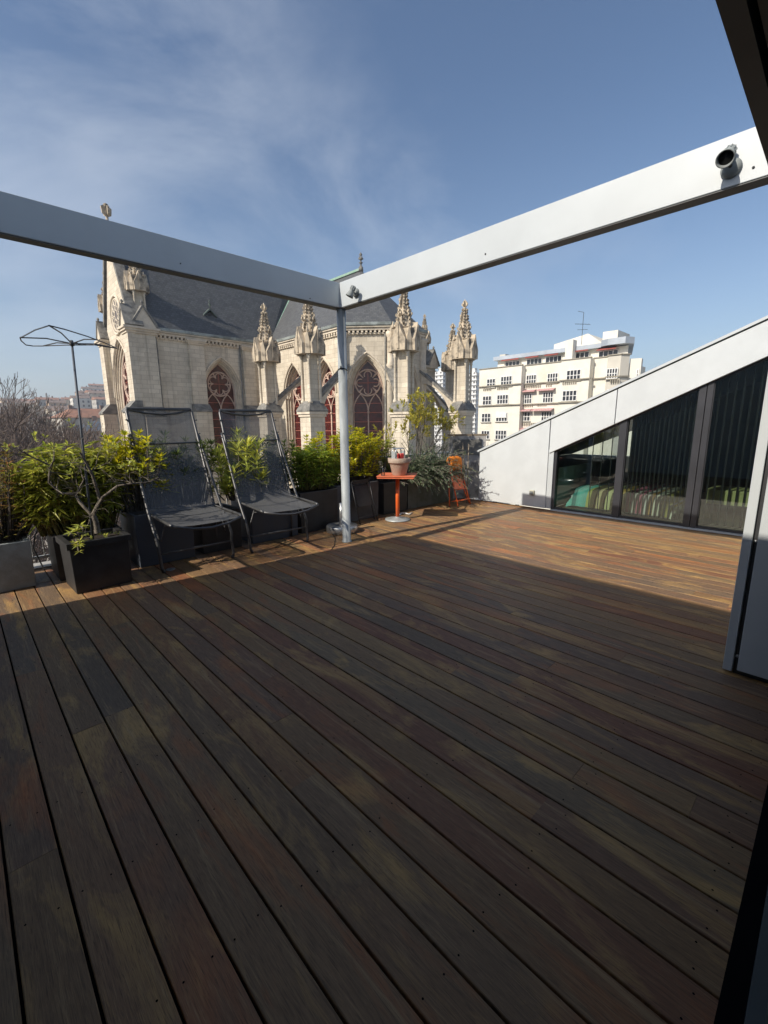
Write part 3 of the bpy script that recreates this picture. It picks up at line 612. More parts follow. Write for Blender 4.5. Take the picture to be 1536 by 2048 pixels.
# choir with polygonal apse
PP = [V((24.3, 41.6, 0)), V((24.3, 29.9, 0)), V((26.95, 27.05, 0)), V((31.3, 27.4, 0)), V((34.0, 30.2, 0)), V((34.0, 41.6, 0))]
cn = V((29.2, 33.1, 0))
def outn(a, c):
    t = (c-a).normalized(); n_ = V((t.y, -t.x, 0)); return n_ if n_.dot((a+c)/2-cn) > 0 else -n_
wz = (-1.6, 4.35, 2.95)
wins = {0: [(41.6-37.6, 1.62), (41.6-32.75, 1.62)], 1: [(1.93, 1.62)], 2: [(2.18, 1.62)], 3: [(1.93, 1.62)], 4: []}
CWs = []
for i in range(5):
    a, c = PP[i], PP[i+1]; W = Wall(a, c, outn(a, c)); CWs.append(W)
    ws = [(u, w_, wz[0], wz[1], wz[2]) for u, w_ in wins[i]]
    gothic_wall(W, 0, W.L, GZ, ZE-.35, ws)
    for q in ws:
        gothic_window(W, *q, zc=5.10, rc=1.08, foils=4 if i in (1, 2) else 6)
# cornice: three courses and a row of corbels
def cornice(W, u0, u1, z=ZE):
    b = MB(); P = W.P
    for (za, zb_, pr) in ((-.48, -.38, .14), (-.20, -.02, .30), (0, .10, .42)):
        b.prism([P(u0-pr*.3, z+za, -.0), P(u0-pr*.3, z+za, -pr), P(u0-pr*.3, z+zb_, -pr), P(u0-pr*.3, z+zb_, .0)], W.t*(u1-u0+pr*.6))
    o_ = b.build('cornice', M['trim'], ch)
    b = MB(); n_ = int((u1-u0)/.34)
    for i in range(n_):
        u = u0+(i+.5)*(u1-u0)/n_; b.obox(P(u, z-.29, -.13), W.t*.085, W.n*.13, Z*.09)
        b.lathe([(.02, -.12), (.075, -.05), (.06, .03)], 6, P(u, z-.42, -.12))
    b.build('corbels', M['trim'], o_, root=ch)
    b = MB(); b.prism([P(u0-.1, z+.101, .3), P(u0-.1, z+.101, -.46), P(u0-.1, z+.16, -.50), P(u0-.1, z+.36, -.50), P(u0-.1, z+.38, -.44), P(u0-.1, z+.38, .3)], W.t*(u1-u0+.2)); b.build('gutter', M['zinc'], ch)
cornice(SW, 1.6, SW.L-.3)
for i, W in enumerate(CWs): cornice(W, 0 if i else .3, W.L)
# pilasters
def pilaster(W, u, w_, pr, z1, setz=3.4, capped=True):
    b = MB(); P = W.P
    def bx_(z0, z1_, w2, p2): b.obox(P(u, (z0+z1_)/2, -p2/2), W.t*w2/2, W.n*(p2/2), Z*(z1_-z0)/2)
    bx_(setz, z1, w_, pr); bx_(GZ, setz-.55, w_+.14, pr+.55)
    o_ = b.build('buttress', M['stone'], ch, uv=True)
    b = MB(); hw = w_/2+.1
    b.prism([P(u-hw, setz-.55, 0), P(u-hw, setz-.55, -(pr+.62)), P(u-hw, setz-.42, -(pr+.62)), P(u-hw, setz+.15, -pr-.01), P(u-hw, setz+.15, 0)], W.t*2*hw)
    b.build('weathering', M['cap'], o_, root=ch)
    if capped:
        b = MB(); [b.obox(P(u, z1-.1+k_*.14, -(pr+.1+k_*.08)/2), W.t*(w_/2+.08+.06*k_), W.n*((pr+.1+k_*.08)/2), Z*.07) for k_ in range(3)]; b.build('capital', M['trim'], o_, root=ch)
pilaster(SW, 16.75-TX, 1.3, .32, ZE-.5); pilaster(SW, 21.75-TX, 1.15, .32, ZE-.5)
# corner buttresses of the gable front
def block(x0, x1, y0, y1, z0, z1, name='buttress', mt='stone'):
    b = MB(); b.box((x0, y0, z0), (x1, y1, z1)); return b.build(name, M[mt], ch, uv=True)
for (ya, yb) in ((40.95, 42.35), (49.0, 50.4)):
    block(TX-.55, TX-.002, ya, yb, 3.4, 9.0); block(TX-1.2, TX-.002, ya-.05, yb+.05, GZ, 2.75)
    b = MB(); b.prism([(TX-1.28, ya-.1, 2.75), (TX-1.28, ya-.1, 2.9), (TX-.55, ya-.1, 3.7), (TX-.001, ya-.1, 3.7), (TX-.001, ya-.1, 2.75)], (0, yb-ya+.2, 0)); b.build('weathering', M['cap'], ch)
block(TX+.0, TX+1.55, 41.0, 41.598, 3.0, 9.0); block(TX+.05, TX+1.65, 40.6, 41.596, GZ, 2.4)
b = MB(); b.prism([(TX-.02, 40.5, 2.4), (TX-.02, 40.5, 2.5), (TX-.02, 41.0, 3.2), (TX-.02, 41.59, 3.2), (TX-.02, 41.59, 2.4)], (1.7, 0, 0)); b.build('weathering', M['cap'], ch)
b = MB()
for k_, e_ in enumerate((.08, .2, .3)): b.box((TX-.55-e_, 40.98-e_, 9.0+k_*.17), (TX+1.6+e_, 42.3+e_, 9.17+k_*.17))
b.build('cornice', M['trim'], ch); b = MB()
for k_, e_ in enumerate((.08, .2, .3)): b.box((TX-.55-e_, 49.1-e_, 9.0+k_*.17), (TX+1.6, 50.4+e_, 9.17+k_*.17))
b.build('cornice', M['trim'], ch)
def gablet(c, dx, dy, h, face):      # little stone gable with coping; face = outward direction
    c = V(c); f = V(face); t = V((-f.y, f.x, 0)); b = MB()
    b.prism([c-t*dx, c+t*dx, c+Z*h], -f*dy); o_ = b.build('gablet', M['trim'], ch, uv=True)
    b = MB()
    for s_ in (-1, 1):
        dv = V(c+Z*h-(c+t*s_*dx)); nn_ = V(t*s_*h+Z*dx).normalized()
        b.prism([c+t*s_*(dx+.0)+f*.08, c+Z*h+f*.08, c+Z*(h+.22)+f*.08, c+t*s_*dx+nn_*.2+f*.08], -f*(dy+.08))
    b.lathe([(.09, 0), (.07, .12), (.13, .2), (.05, .34)], 6, c+Z*(h+.15)-f*.1); b.build('coping', M['cap'], o_, root=ch)
gablet((TX+.78, 40.93, 9.52), .95, 1.3, 1.55, (0, -1, 0)); gablet((TX-.62, 41.65, 9.52), .75, 1.3, 1.55, (-1, 0, 0)); gablet((TX-.62, 49.7, 9.52), .75, 1.3, 1.5, (-1, 0, 0))

# roofs
b = MB(); zr0 = ZE+.30
x_end = 40.
b.face([(TX+.5, TY0-.2, zr0), (24.25, TY0-.2, zr0), (29.2, 45.05, 15.55), (29.2, TYC, RZ), (TX+.5, TYC, RZ)])
b.face([(29.2, 45.05, 15.55), (34.1, TY0-.2, zr0), (x_end, TY0-.2, zr0), (x_end, TYC, RZ), (29.2, TYC, RZ)])
b.face([(TX+.5, TYC, RZ), (x_end, TYC, RZ), (x_end, TY1+.2, zr0), (TX+.5, TY1+.2, zr0)])
b.build('roof', M['slate'], ch, uv=True)
ap = V((29.2, 33.1, 15.55)); rg = V((29.2, 45.05, 15.55)); b = MB()
EV = [p+(p-cn).normalized()*.35 for p in PP]; EV = [V((p.x, p.y, zr0)) for p in EV]; EV[0] = V((24.0, TY0-.2, zr0)); EV[5] = V((34.3, TY0-.2, zr0)); EV[1].x = 24.0
b.face([EV[0], EV[1], ap, rg]); [b.face([EV[i], EV[i+1], ap]) for i in (1, 2, 3)]; b.face([EV[4], EV[5], rg, ap])
b.build('roof', M['slate'], ch, uv=True)
b = MB(); b.obox(((29.2, 39.1, 15.62)), X*.16, Y*6.0, Z*.10)
for a_, c_ in ((EV[0]+V((.1, .05, .03)), rg+V((0, 0, .02))),):
    dv = c_-a_; sd_ = dv.cross(Z).normalized(); b.prism([a_-sd_*.20+Z*.03, a_+Z*-.02, a_+sd_*.20+Z*.03, a_+Z*.08], dv)
b.build('ridge_flashing', M['copper'], ch)
b = MB(); b.obox((((TX+.5+x_end)/2, TYC, RZ+.05)), X*(x_end-TX-.5)/2, Y*.15, Z*.09); b.build('ridge_flashing', M['zinc'], ch)
b = MB(); b.lathe([(.22, -.1), (.2, .25), (.10, .35), (.08, .55), (.2, .62), (.08, .7), (.06, .85), (.26, .95), (.10, 1.05), (.05, 1.2), (.16, 1.28), (.03, 1.5)], 10, ap)
for a_ in range(4): b.tube([ap+V((0, 0, .8)), ap+V((.22*math.cos(a_*1.57), .22*math.sin(a_*1.57), 1.0)), ap+V((.16*math.cos(a_*1.57), .16*math.sin(a_*1.57), 1.15))], .03, 5)
b.build('finial', M['cap'], ch)
# dormer on the transept roof
dp = V((18.75, 42.55, 11.15)); b = MB(); b.box((dp.x-.42, dp.y, dp.z-.1), (dp.x+.42, dp.y+1.2, dp.z+.5)); dm = b.build('dormer', M['cap'], ch)
b = MB(); b.prism([(dp.x-.62, dp.y-.2, dp.z+.38), (dp.x, dp.y-.2, dp.z+.95), (dp.x+.62, dp.y-.2, dp.z+.38), (dp.x+.62, dp.y-.2, dp.z+.5), (dp.x, dp.y-.2, dp.z+1.1), (dp.x-.62, dp.y-.2, dp.z+.5)], (0, 1.6, 0)); b.lathe([(.05, 0), (.04, .25), (.14, .35), (.03, .55), (.08, .62), (.02, .8)], 6, (dp.x, dp.y-.15, dp.z+1.05)); b.build('dormer_roof', M['oldcopper'], dm, root=ch)
b = MB(); b.prism([(dp.x-.28, dp.y-.012, dp.z+.05), (dp.x+.28, dp.y-.012, dp.z+.05), (dp.x+.28, dp.y-.012, dp.z+.42), (dp.x, dp.y-.012, dp.z+.72), (dp.x-.28, dp.y-.012, dp.z+.42)], (0, .01, 0)); b.build('louvre', M['black'], dm, root=ch)
# downpipes
for W, u in ((SW, 20.95-TX), (CWs[1], CWs[1].L-.42), (SW, 1.72)):
    b = MB(); b.tube([W.P(u, 9.0, -.12), W.P(u, GZ, -.12)], .07, 6); b.build('downpipe', M['cap'], ch)

# pinnacles: one prototype of each part, copied
def crocket(b, p, dirv, s=1.):
    dirv = V(dirv).normalized(); t_ = V((-dirv.y, dirv.x, 0)); p = V(p)-dirv*.05
    b.prism([p-t_*.045*s-Z*.06*s, p+dirv*.10*s-Z*.02*s-t_*.05*s, p+dirv*.26*s+Z*.10*s-t_*.07*s, p+dirv*.24*s+Z*.22*s-t_*.06*s, p+dirv*.12*s+Z*.24*s-t_*.05*s, p+Z*.10*s-t_*.04*s], t_*.12*s)
def pinnacle_parts():
    r_ = random.Random(9)
    b = MB()                                        # hood: four gabled faces on a block
    b.box((-.80, -.80, .0), (.80, .80, 1.5))
    for a_ in range(4):
        f = V((math.cos(a_*math.pi/2), math.sin(a_*math.pi/2), 0)); t = V((-f.y, f.x, 0))
        c0 = f*1.28
        b.prism([c0-t*.62, c0+t*.62, c0+t*.66+Z*.75, c0+t*.30+Z*1.30, c0+Z*1.95, c0-t*.30+Z*1.30, c0-t*.66+Z*.75], -f*.5)
        b.prism([c0+f*.10-t*.1+Z*.1, c0+f*.10+t*.1+Z*.1, c0+f*.05+t*.05+Z*1.75, c0+f*.05-t*.05+Z*1.75], -f*.3)
        g_ = (f+t).normalized(); g2 = V((-g_.y, g_.x, 0)); c1 = g_*1.22
        b.prism([c1-g2*.22, c1+g2*.22, c1+g2*.2+Z*.9, c1+Z*1.7, c1-g2*.2+Z*.9], -g_*.5)
        b.lathe([(.12, 0), (.17, .08), (.1, .2), (.02, .5)], 6, c1-g_*.2+Z*1.55)
    hood = b
    b = MB(); prof = [(.80, 1.2), (.62, 1.9), (.46, 2.5), (.30, 3.2), (.17, 3.8), (.10, 4.05), (.20, 4.12), (.09, 4.2), (.07, 4.5), (.12, 4.6), (.04, 4.8)]
    b.lathe(prof, 8, (0, 0, 0))
    for k_ in range(4):
        a_ = k_*math.pi/2; f = V((math.cos(a_), math.sin(a_), 0)); b.prism([f*.78+Z*1.4-V((-f.y, f.x, 0))*.3, f*.78+Z*1.4+V((-f.y, f.x, 0))*.3, f*.60+Z*2.5], -f*.3); crocket(b, f*.62+Z*2.42, f, 1.)
    for k_ in range(8):
        a_ = k_*math.pi/4+math.pi/8; f = V((math.cos(a_), math.sin(a_), 0))
        for z_, rr_ in ((1.5, .76), (1.8, .68), (2.1, .60), (2.38, .52), (2.64, .45), (2.9, .38), (3.15, .32), (3.4, .26), (3.63, .2), (3.84, .16)):
            crocket(b, f*rr_+Z*(z_+r_.uniform(-.06, .06)), f, r_.uniform(.8, 1.1))
    for k_ in range(4):
        f = V((math.cos(k_*math.pi/2), math.sin(k_*math.pi/2), 0)); crocket(b, f*.08+Z*4.25, f, 1.25); crocket(b, f*.06+Z*4.5, f, .8)
    spire = b
    b = MB(); b.box((-.56, -.56, -3.6), (.56, .56, .02))
    for sx in (-1, 1):
        for sy in (-1, 1):
            b.lathe([(.26, -3.6), (.26, -3.45), (.145, -3.3), (.14, -.45), (.21, -.36), (.15, -.30), (.3, -.02)], 8, (sx*.70, sy*.70, 0))
    shaft = b
    b = MB(); b.add([V((sx*(1.32-.0), sy*1.32, -4.12)) for sx, sy in ((-1, -1), (1, -1), (1, 1), (-1, 1))]+[V((sx*.82, sy*.82, -3.45)) for sx, sy in ((-1, -1), (1, -1), (1, 1), (-1, 1))]+[V((sx*1.32, sy*1.32, -4.24)) for sx, sy in ((-1, -1), (1, -1), (1, 1), (-1, 1))], [(4, 5, 6, 7), (0, 1, 5, 4), (1, 2, 6, 5), (2, 3, 7, 6), (3, 0, 4, 7), (8, 9, 1, 0), (9, 10, 2, 1), (10, 11, 3, 2), (11, 8, 0, 3), (11, 10, 9, 8)])
    weath = b
    b = MB(); b.box((-1.28, -1.28, -4.42), (1.28, 1.28, -4.245)); b.box((-1.15, -1.15, -4.62), (1.15, 1.15, -4.425)); capb = b
    b = MB(); b.box((-1.02, -1.02, -7.6), (1.02, 1.02, -4.625)); b.box((-1.10, -1.35, GZ-7), (1.10, 1.35, -8.1))
    b.prism([(-1.12, -1.38, -8.1), (-1.12, -1.0, -7.5), (-1.12, 1.0, -7.5), (-1.12, 1.38, -8.1)], (2.24, 0, 0)); pier = b
    for b_, k_ in ((hood, .84), (spire, .80), (shaft, .70), (weath, .68), (capb, .68), (pier, .68)): b_.v = [(v[0]*k_, v[1]*k_, v[2]) for v in b_.v]
    return dict(hood=(hood, 'weather', False), spire=(spire, 'weather', False), shaft=(shaft, 'stone', True), weathering=(weath, 'cap', False), capital=(capb, 'trim', False), pier=(pier, 'stone', True))
PR = {}
for k_, (b, mt_, uv_) in pinnacle_parts().items():
    o_ = b.build(k_ if k_ != 'capital' else 'pier_capital', M[mt_], None, uv=uv_, loc=(0, 0, 0)); o_.parent = None; PR[k_] = o_
used = set()
def pinnacle(c, s=1., rz=0., keys=('hood', 'spire', 'shaft', 'weathering', 'capital', 'pier')):
    """one pinnacled pier: hood carries the spire"""
    hood = None
    for k_ in keys:
        o_ = PR[k_] if k_ not in used else PR[k_].copy()
        if k_ in used: COL.objects.link(o_)
        used.add(k_)
        if k_ == 'spire' and hood: o_.parent = hood; continue
        o_.parent = ch; o_.location = V(c)-ch.location; o_.rotation_euler = (0, 0, rz); o_.scale = (s, s, s)
        if k_ == 'hood': hood = o_; o_.name = 'pinnacle'
pinnacle((20.5, 35.75, 6.95)); pinnacle((20.6, 29.4, 6.85)); pinnacle((24.5, 23.2, 6.75), 1., R(20)); pinnacle((32.3, 23.6, 6.95), 1., R(8)); pinnacle((37.9, 29.1, 6.95), .97, R(30))
pinnacle((12.75, 42.6, 12.55), .78, 0, ('hood', 'spire', 'shaft')); pinnacle((12.5, 50.6, 12.3), .78, 0, ('hood', 'spire', 'shaft'))
pinnacle((36.9, 32.0, 9.9), .6, 0, ('hood', 'spire', 'shaft'))
# sacristy block behind
b = MB(); b.box((34.1, 30.9, GZ), (37.4, 34.5, 7.3)); b.build('wall', M['stone'], ch, uv=True)
b = MB(); b.box((33.9, 30.7, 7.3), (37.6, 34.7, 7.5)); b.box((34.0, 30.8, 7.0), (37.5, 34.6, 7.1)); b.build('cornice', M['trim'], ch)
gablet((37.0, 30.75, 7.5), .8, 1.2, 1.5, (0, -1, 0))
# flying buttresses
def flyer(a, c, za, zc, th=.62):
    a, c = V(a), V(c); t = (c-a).normalized(); L_ = (c-a).length; n_ = V((-t.y, t.x, 0)); P = lambda s, z, k=0: V((a+t*s).to_tuple()[:2]+(z,))+n_*k
    top = [(0, za), (L_, zc)]
    # wall end low arch: quarter circle below the slope
    und = []
    for i in range(11):
        f_ = i/10; ang = f_*math.pi/2; und.append((L_*(1-math.cos(ang))*1.0, zc-2.7-1.7+(za-.85-(zc-4.4))*(1-math.sin(ang)*0)-(za-.85-(zc-4.4))*(1-math.cos(math.pi/2*(1-f_)))))
    und = [(L_*f_, (za-.9)-((za-.9)-(zc-3.6))*(1-math.sqrt(max(0, 1-f_**2)))) for f_ in [i/10 for i in range(11)]]
    b = MB(); poly = [P(0, za, -th/2)]+[P(s, z, -th/2) for s, z in und]+[P(L_, zc, -th/2)]
    b.prism(poly, n_*th); o_ = b.build('flying_buttress', M['stone'], ch, uv=True)
    b = MB(); sl_ = (zc-za)/L_; b.prism([P(-.1, za-sl_*.1+.01, -th/2-.07), P(L_, zc+.01, -th/2-.07), P(L_, zc+.28, -th/2-.07), P(-.1, za-sl_*.1+.28, -th/2-.07)], n_*(th+.14)); b.build('coping', M['cap'], o_, root=ch)
flyer((24.29, 35.3, 0), (20.7, 35.7, 0), 6.2, 3.3)
flyer((24.35, 29.8, 0), (20.8, 29.4, 0), 6.2, 3.3)
flyer((26.9, 27.1, 0), (24.75, 23.6, 0), 6.1, 3.2)
flyer((31.3, 27.4, 0), (32.15, 24.0, 0), 6.1, 3.2)
flyer((34.0, 30.2, 0), (37.3, 29.3, 0), 6.1, 3.2)
for p in PP[1:5]+[V((24.3, 35.3, 0))]:
    dr = (p-cn).normalized() if p.y < 34 else V((-1, 0, 0)); p = V((p.x, p.y, 0))
    b = MB(); b.lathe([(.36, GZ), (.36, 6.3), (.42, 6.4), (.3, 6.6), (.3, 8.55), (.42, 8.75), (.45, 9.0)], 8, p+dr*.05); b.build('pilaster', M['trim'], ch)

# ---------------------------------------------------------------- cream apartment block
XB = 66
ap_ = thing('apartment_building', 'cream apartment block with red awnings behind the church and the roof wing', 'building', (XB, 33, GZ))
def blk(x0, x1, y0, y1, z0, z1, name='wall', mt='facade'):
    b = MB(); b.box((x0, y0, z0), (x1, y1, z1)); return b.build(name, M[mt], ap_)
ZP = 10.6
blk(66, 84, 36.95, 44.8, GZ, ZP); blk(66, 84, 26.4, 30.6, GZ, ZP); blk(67.1, 84, 30.6, 36.95, GZ, ZP-.01); blk(67.3, 84, 24.6, 26.4, GZ, ZP-.02)
b = MB(); b.prism([(67.3, 24.6, GZ), (66.25, 24.2, GZ), (66.25, 22.5, GZ), (67.3, 21.75, GZ), (84, 27.2, GZ), (84, 28.0, GZ)], (0, 0, ZP-GZ-.03)); b.build('corner_bay', M['facade_grey'], ap_)
b = MB(); b.prism([(67.6, 21.8, GZ), (68.1, 20.5, GZ), (69.5, 20.75, GZ), (84, 25.2, GZ), (84, 27.0, GZ)], (0, 0, ZP-GZ-.5)); b.build('wall', M['facade'], ap_)
for z_ in (7.72, 4.55):           # string courses
    b = MB()
    for (x_, ya, yb) in ((66, 36.95, 44.8), (66, 26.4, 30.6), (67.1, 30.6, 36.95), (67.3, 24.6, 26.4)): b.box((x_-.28, ya-(.25 if x_ == 66 else 0), z_), (x_-.002, yb, z_+.16))
    b.prism([(67.2, 24.62, z_), (66.0, 24.3, z_), (66.0, 22.4, z_), (67.2, 21.5, z_), (67.4, 21.8, z_), (66.26, 22.52, z_), (66.26, 24.15, z_)], (0, 0, .16))
    b.build('string_course', M['facade_trim'], ap_)
b = MB()
for (x_, ya, yb) in ((66, 36.95, 44.8), (66, 26.4, 30.6), (67.1, 30.6, 36.95), (67.3, 24.6, 26.4)): b.box((x_-.12, ya-.12, ZP), (x_+.3, yb+.1, ZP+.14))
b.prism([(67.3, 24.6, ZP), (66.1, 24.25, ZP), (66.1, 22.45, ZP), (67.25, 21.6, ZP), (67.5, 21.9, ZP), (66.5, 22.6, ZP), (66.5, 24.0, ZP)], (0, 0, .14)); b.build('parapet', M['facade_trim'], ap_)
def apt_window(x0, y0, x1, y1, plane=66, cols=4, fac='x', nm='window'):
    k = 1/3.84; c = at(900+(x0+x1)/2*k, 620+(y0+y1)/2*k, x=plane); a = at(900+x0*k, 620+(y0+y1)/2*k, x=plane); e = at(900+x1*k, 620+(y0+y1)/2*k, x=plane); tp = at(900+(x0+x1)/2*k, 620+y0*k, x=plane); bt = at(900+(x0+x1)/2*k, 620+y1*k, x=plane)
    hw, hh = abs(a.y-e.y)/2, (tp.z-bt.z)/2
    b = MB(); X0 = plane-.09
    for i in range(cols+1): y_ = c.y-hw+2*hw*i/cols; b.box((X0, y_-.055, c.z-hh), (X0+.08, y_+.055, c.z+hh))
    for z_ in (-hh, -hh*.02, hh): b.box((X0+.001, c.y-hw-.04, c.z+z_-.045), (X0+.079, c.y+hw+.04, c.z+z_+.045))
    fo = b.build(nm, M['white'], ap_)
    b = MB(); b.box((plane-.03, c.y-hw, c.z-hh), (plane-.004, c.y+hw, c.z+hh)); b.build('pane', M['pane'], fo, root=ap_)
    b = MB(); b.box((plane-.18, c.y-hw-.15, c.z-hh-.16), (plane-.003, c.y+hw+.15, c.z-hh-.06)); b.build('sill', M['facade_trim'], fo, root=ap_)
    return c, hw, hh
for r_ in ((285, 530, 348, 595, 66, 3), (392, 510, 475, 583, 66, 4), (588, 500, 662, 572, 67.1, 4), (750, 487, 828, 558, 67.1, 4), (897, 462, 1002, 540, 66, 4),
           (253, 662, 318, 728, 66, 3), (363, 652, 447, 720, 66, 4), (556, 645, 628, 718, 67.1, 4), (715, 633, 792, 710, 67.1, 4), (865, 620, 972, 697, 66, 4),
           (245, 795, 312, 860, 66, 3), (355, 790, 440, 855, 66, 4), (548, 785, 615, 852, 67.1, 3), (703, 782, 780, 855, 67.1, 4), (855, 772, 930, 840, 66, 4),
           (243, 928, 303, 990, 66, 3), (350, 925, 433, 993, 66, 4), (535, 925, 605, 990, 67.1, 4), (240, 1055, 300, 1110, 66, 3), (345, 1055, 420, 1115, 66, 4),
           (1205, 450, 1285, 525, 66.1, 4), (1210, 608, 1275, 660, 66.1, 3), (1418, 458, 1448, 520, 68.0, 2)):
    apt_window(*r_)
# roller blind on one window
b = MB(); c = at(900+397/3.84, 620+808/3.84, x=66); b.box((65.8, c.y-.95, c.z-.42), (65.88, c.y+.95, c.z+.45)); b.build('roller_blind', M['white'], ap_)
# balustrade holes under the upper windows read as small brackets
for (x0, x1, y_, pl) in ((255, 320, 610, 66), (362, 450, 602, 66), (567, 700, 590, 67.1), (735, 785, 578, 67.1), (862, 975, 562, 66), (1228, 1312, 548, 66.1), (530, 640, 735, 67.1), (670, 745, 728, 67.1), (527, 660, 878, 67.1), (680, 735, 872, 67.1)):
    a, e = at(900+x0/3.84, 620+y_/3.84, x=pl), at(900+x1/3.84, 620+y_/3.84, x=pl); b = MB(); n_ = max(3, int(abs(a.y-e.y)/.28))
    for i in range(n_): y0 = e.y+(a.y-e.y)*(i+.5)/n_; b.box((pl-.16, y0-.07, a.z-.24), (pl-.002, y0+.07, a.z+.22))
    b.build('balustrade', M['facade_trim'], ap_)
def awning(x0, x1, y0, y1, pl, mt, drop=.9, out=1.0):
    a, e = at(900+x0/3.84, 620+y0/3.84, x=pl), at(900+x1/3.84, 620+y1/3.84, x=pl); zt_ = (a.z+e.z)/2
    b = MB(); drop *= .6; out *= .7; b.add([(pl-.01, a.y, zt_+.15), (pl-.01, e.y, zt_+.15), (pl-out, e.y, zt_+.15-drop*.45), (pl-out, a.y, zt_+.15-drop*.45), (pl-out, e.y, zt_+.15-drop*.7), (pl-out, a.y, zt_+.15-drop*.7)], [(0, 1, 2, 3), (3, 2, 4, 5)])
    b.build('awning', M[mt], ap_)
# set-back attic
blk(69.0, 80, 26.2, 43.2, ZP-.05, 12.15, 'attic', 'facade'); b = MB(); b.prism([(69, 26.2, ZP-.05), (69, 22.6, ZP-.05), (80, 26.2, ZP-.05)], (0, 0, 12.15-ZP)); b.build('attic', M['facade'], ap_)
b = MB(); b.box((68.2, 26.0, 12.15), (80, 43.6, 12.75)); b.prism([(68.2, 26.0, 12.25), (67.6, 24.9, 12.25), (67.6, 22.6, 12.25), (69.0, 21.9, 12.25), (80, 25.6, 12.25), (80, 26.0, 12.25)], (0, 0, .85)); b.build('attic_roof', M['zincroof'], ap_)
blk(67.2, 68.5, 29.6, 30.7, ZP-.04, 13.6, 'chimney'); blk(72, 77, 25.2, 27.3, 12.6, 14.9, 'chimney')
b = MB(); b.prism([(72, 25.5, 12.5), (72, 34.8, 12.5), (72, 34.8, 14.1), (72, 29.5, 15.0), (72, 27.6, 13.6)], (6, 0, 0)); b.build('penthouse', M['facade'], ap_)
blk(70, 71.2, 42.4, 43.5, 12.7, 13.3, 'chimney', 'facade_grey')
for (x0, x1, y0, y1) in ((415, 548, 385, 368), (598, 700, 362, 350), (745, 850, 345, 332), (922, 1080, 318, 302), (1145, 1290, 296, 294)):
    awning(x0, x1, y0, y1, 69.0, 'redcloth', 1.0, 1.3)
    c = at(900+(x0+x1)/2/3.84, 620+((y0+y1)/2+32)/3.84, x=69); b = MB(); b.box((68.93, c.y-1.3, 10.75), (68.99, c.y+1.3, c.z+.3)); b.build('attic_window', M['pane'], ap_)
    b = MB(); [b.box((68.88, c.y-1.3+i*.65-.04, 10.75), (68.92, c.y-1.3+i*.65+.04, c.z+.3)) for i in range(5)]; b.box((68.89, c.y-1.34, 10.74), (68.925, c.y+1.34, 10.82)); b.box((68.89, c.y-1.34, c.z+.24), (68.925, c.y+1.34, c.z+.32)); b.build('attic_window_frame', M['white'], ap_)
awning(535, 665, 625, 616, 67.1, 'pinkcloth', .9); awning(680, 812, 614, 604, 67.1, 'pinkcloth', .9)
awning(485, 635, 770, 765, 67.1, 'pinkcloth', 1.0, 1.3); awning(640, 800, 765, 760, 67.1, 'pinkcloth', 1.0, 1.3); awning(482, 630, 912, 908, 67.1, 'pinkcloth', 1.0, 1.3)
an = thing('roof_aerial', 'television aerial on the flat roof of the cream apartment block', 'aerial', (72, 30.3, 12.7))
b = MB(); b.tube([(72, 30.4, 13.5), (72, 30.4, 18.2)], .04, 5); b.build('mast', M['alu_dark'], an)
b = MB(); b.tube([(72, 29.3, 16.3), (72, 31.6, 16.7)], .03, 4); [b.tube([(71.6, 29.4+i*.5, 16.32+i*.09), (72.4, 29.4+i*.5, 16.32+i*.09)], .02, 4) for i in range(5)]; b.tube([(72, 30.4, 18.2), (72, 31.3, 18.5)], .03, 4); b.tube([(72, 29.6, 15.6), (72, 31.2, 15.8)], .03, 4); b.build('antenna', M['alu_dark'], an)

# ---------------------------------------------------------------- far houses and towers
def house(x, y, w_, d_, z0, h, rh, wall, roof, label, rz=0., grp='houses on the far hillside', hip=False):
    t = thing('hill_house', label, 'house', (x, y, z0), grp); t.rotation_euler = (0, 0, rz)
    b = MB(); b.box((-w_/2, -d_/2, -6), (w_/2, d_/2, h)); b.build('wall', wall, t, uv=True, loc=(0, 0, 0))
    b = MB(); e = .4; i_ = w_*.25 if hip else 0
    vs = [(-w_/2-e, -d_/2-e, h), (w_/2+e, -d_/2-e, h), (w_/2+e, d_/2+e, h), (-w_/2-e, d_/2+e, h), (-w_/2-e+i_, 0, h+rh), (w_/2+e-i_, 0, h+rh)]
    b.add(vs, [(0, 1, 5, 4), (2, 3, 4, 5), (1, 2, 5), (3, 0, 4), (3, 2, 1, 0)]); b.build('roof', roof, t, uv=False, loc=(0, 0, 0))
    b = MB(); b.box((w_*.2, -.4, h+rh*.4), (w_*.2+.9, .4, h+rh+1.0)); b.box((-w_*.3, -.4, h+rh*.4), (-w_*.3+.9, .4, h+rh+.8)); b.build('chimney', M['tile2'], t, loc=(0, 0, 0))
    return t
rr = random.Random(11)
adj = ['tall', 'low', 'broad', 'narrow', 'long', 'small']; wn_ = ['cream', 'grey', 'ochre', 'white']
FH = [  # px, py(eaves), distance Y, width, height, wall
 (95, 800, 420, 22, 14, 1), (112, 806, 400, 16, 12, 2), (128, 803, 430, 20, 12, 2), (140, 800, 445, 18, 15, 1), (118, 818, 340, 20, 12, 0), (135, 822, 330, 22, 10, 1),
 (155, 800, 420, 24, 16, 0), (168, 797, 400, 26, 16, 3), (182, 792, 410, 28, 18, 0), (196, 786, 430, 26, 20, 3), (206, 788, 380, 26, 20, 0), (186, 778, 520, 30, 18, 3), (202, 772, 540, 34, 20, 0), (172, 786, 500, 24, 15, 2),
 (40, 806, 450, 22, 13, 1), (62, 803, 460, 18, 13, 2), (22, 802, 470, 22, 14, 0), (78, 808, 430, 20, 12, 0), (214, 800, 360, 26, 14, 1)]
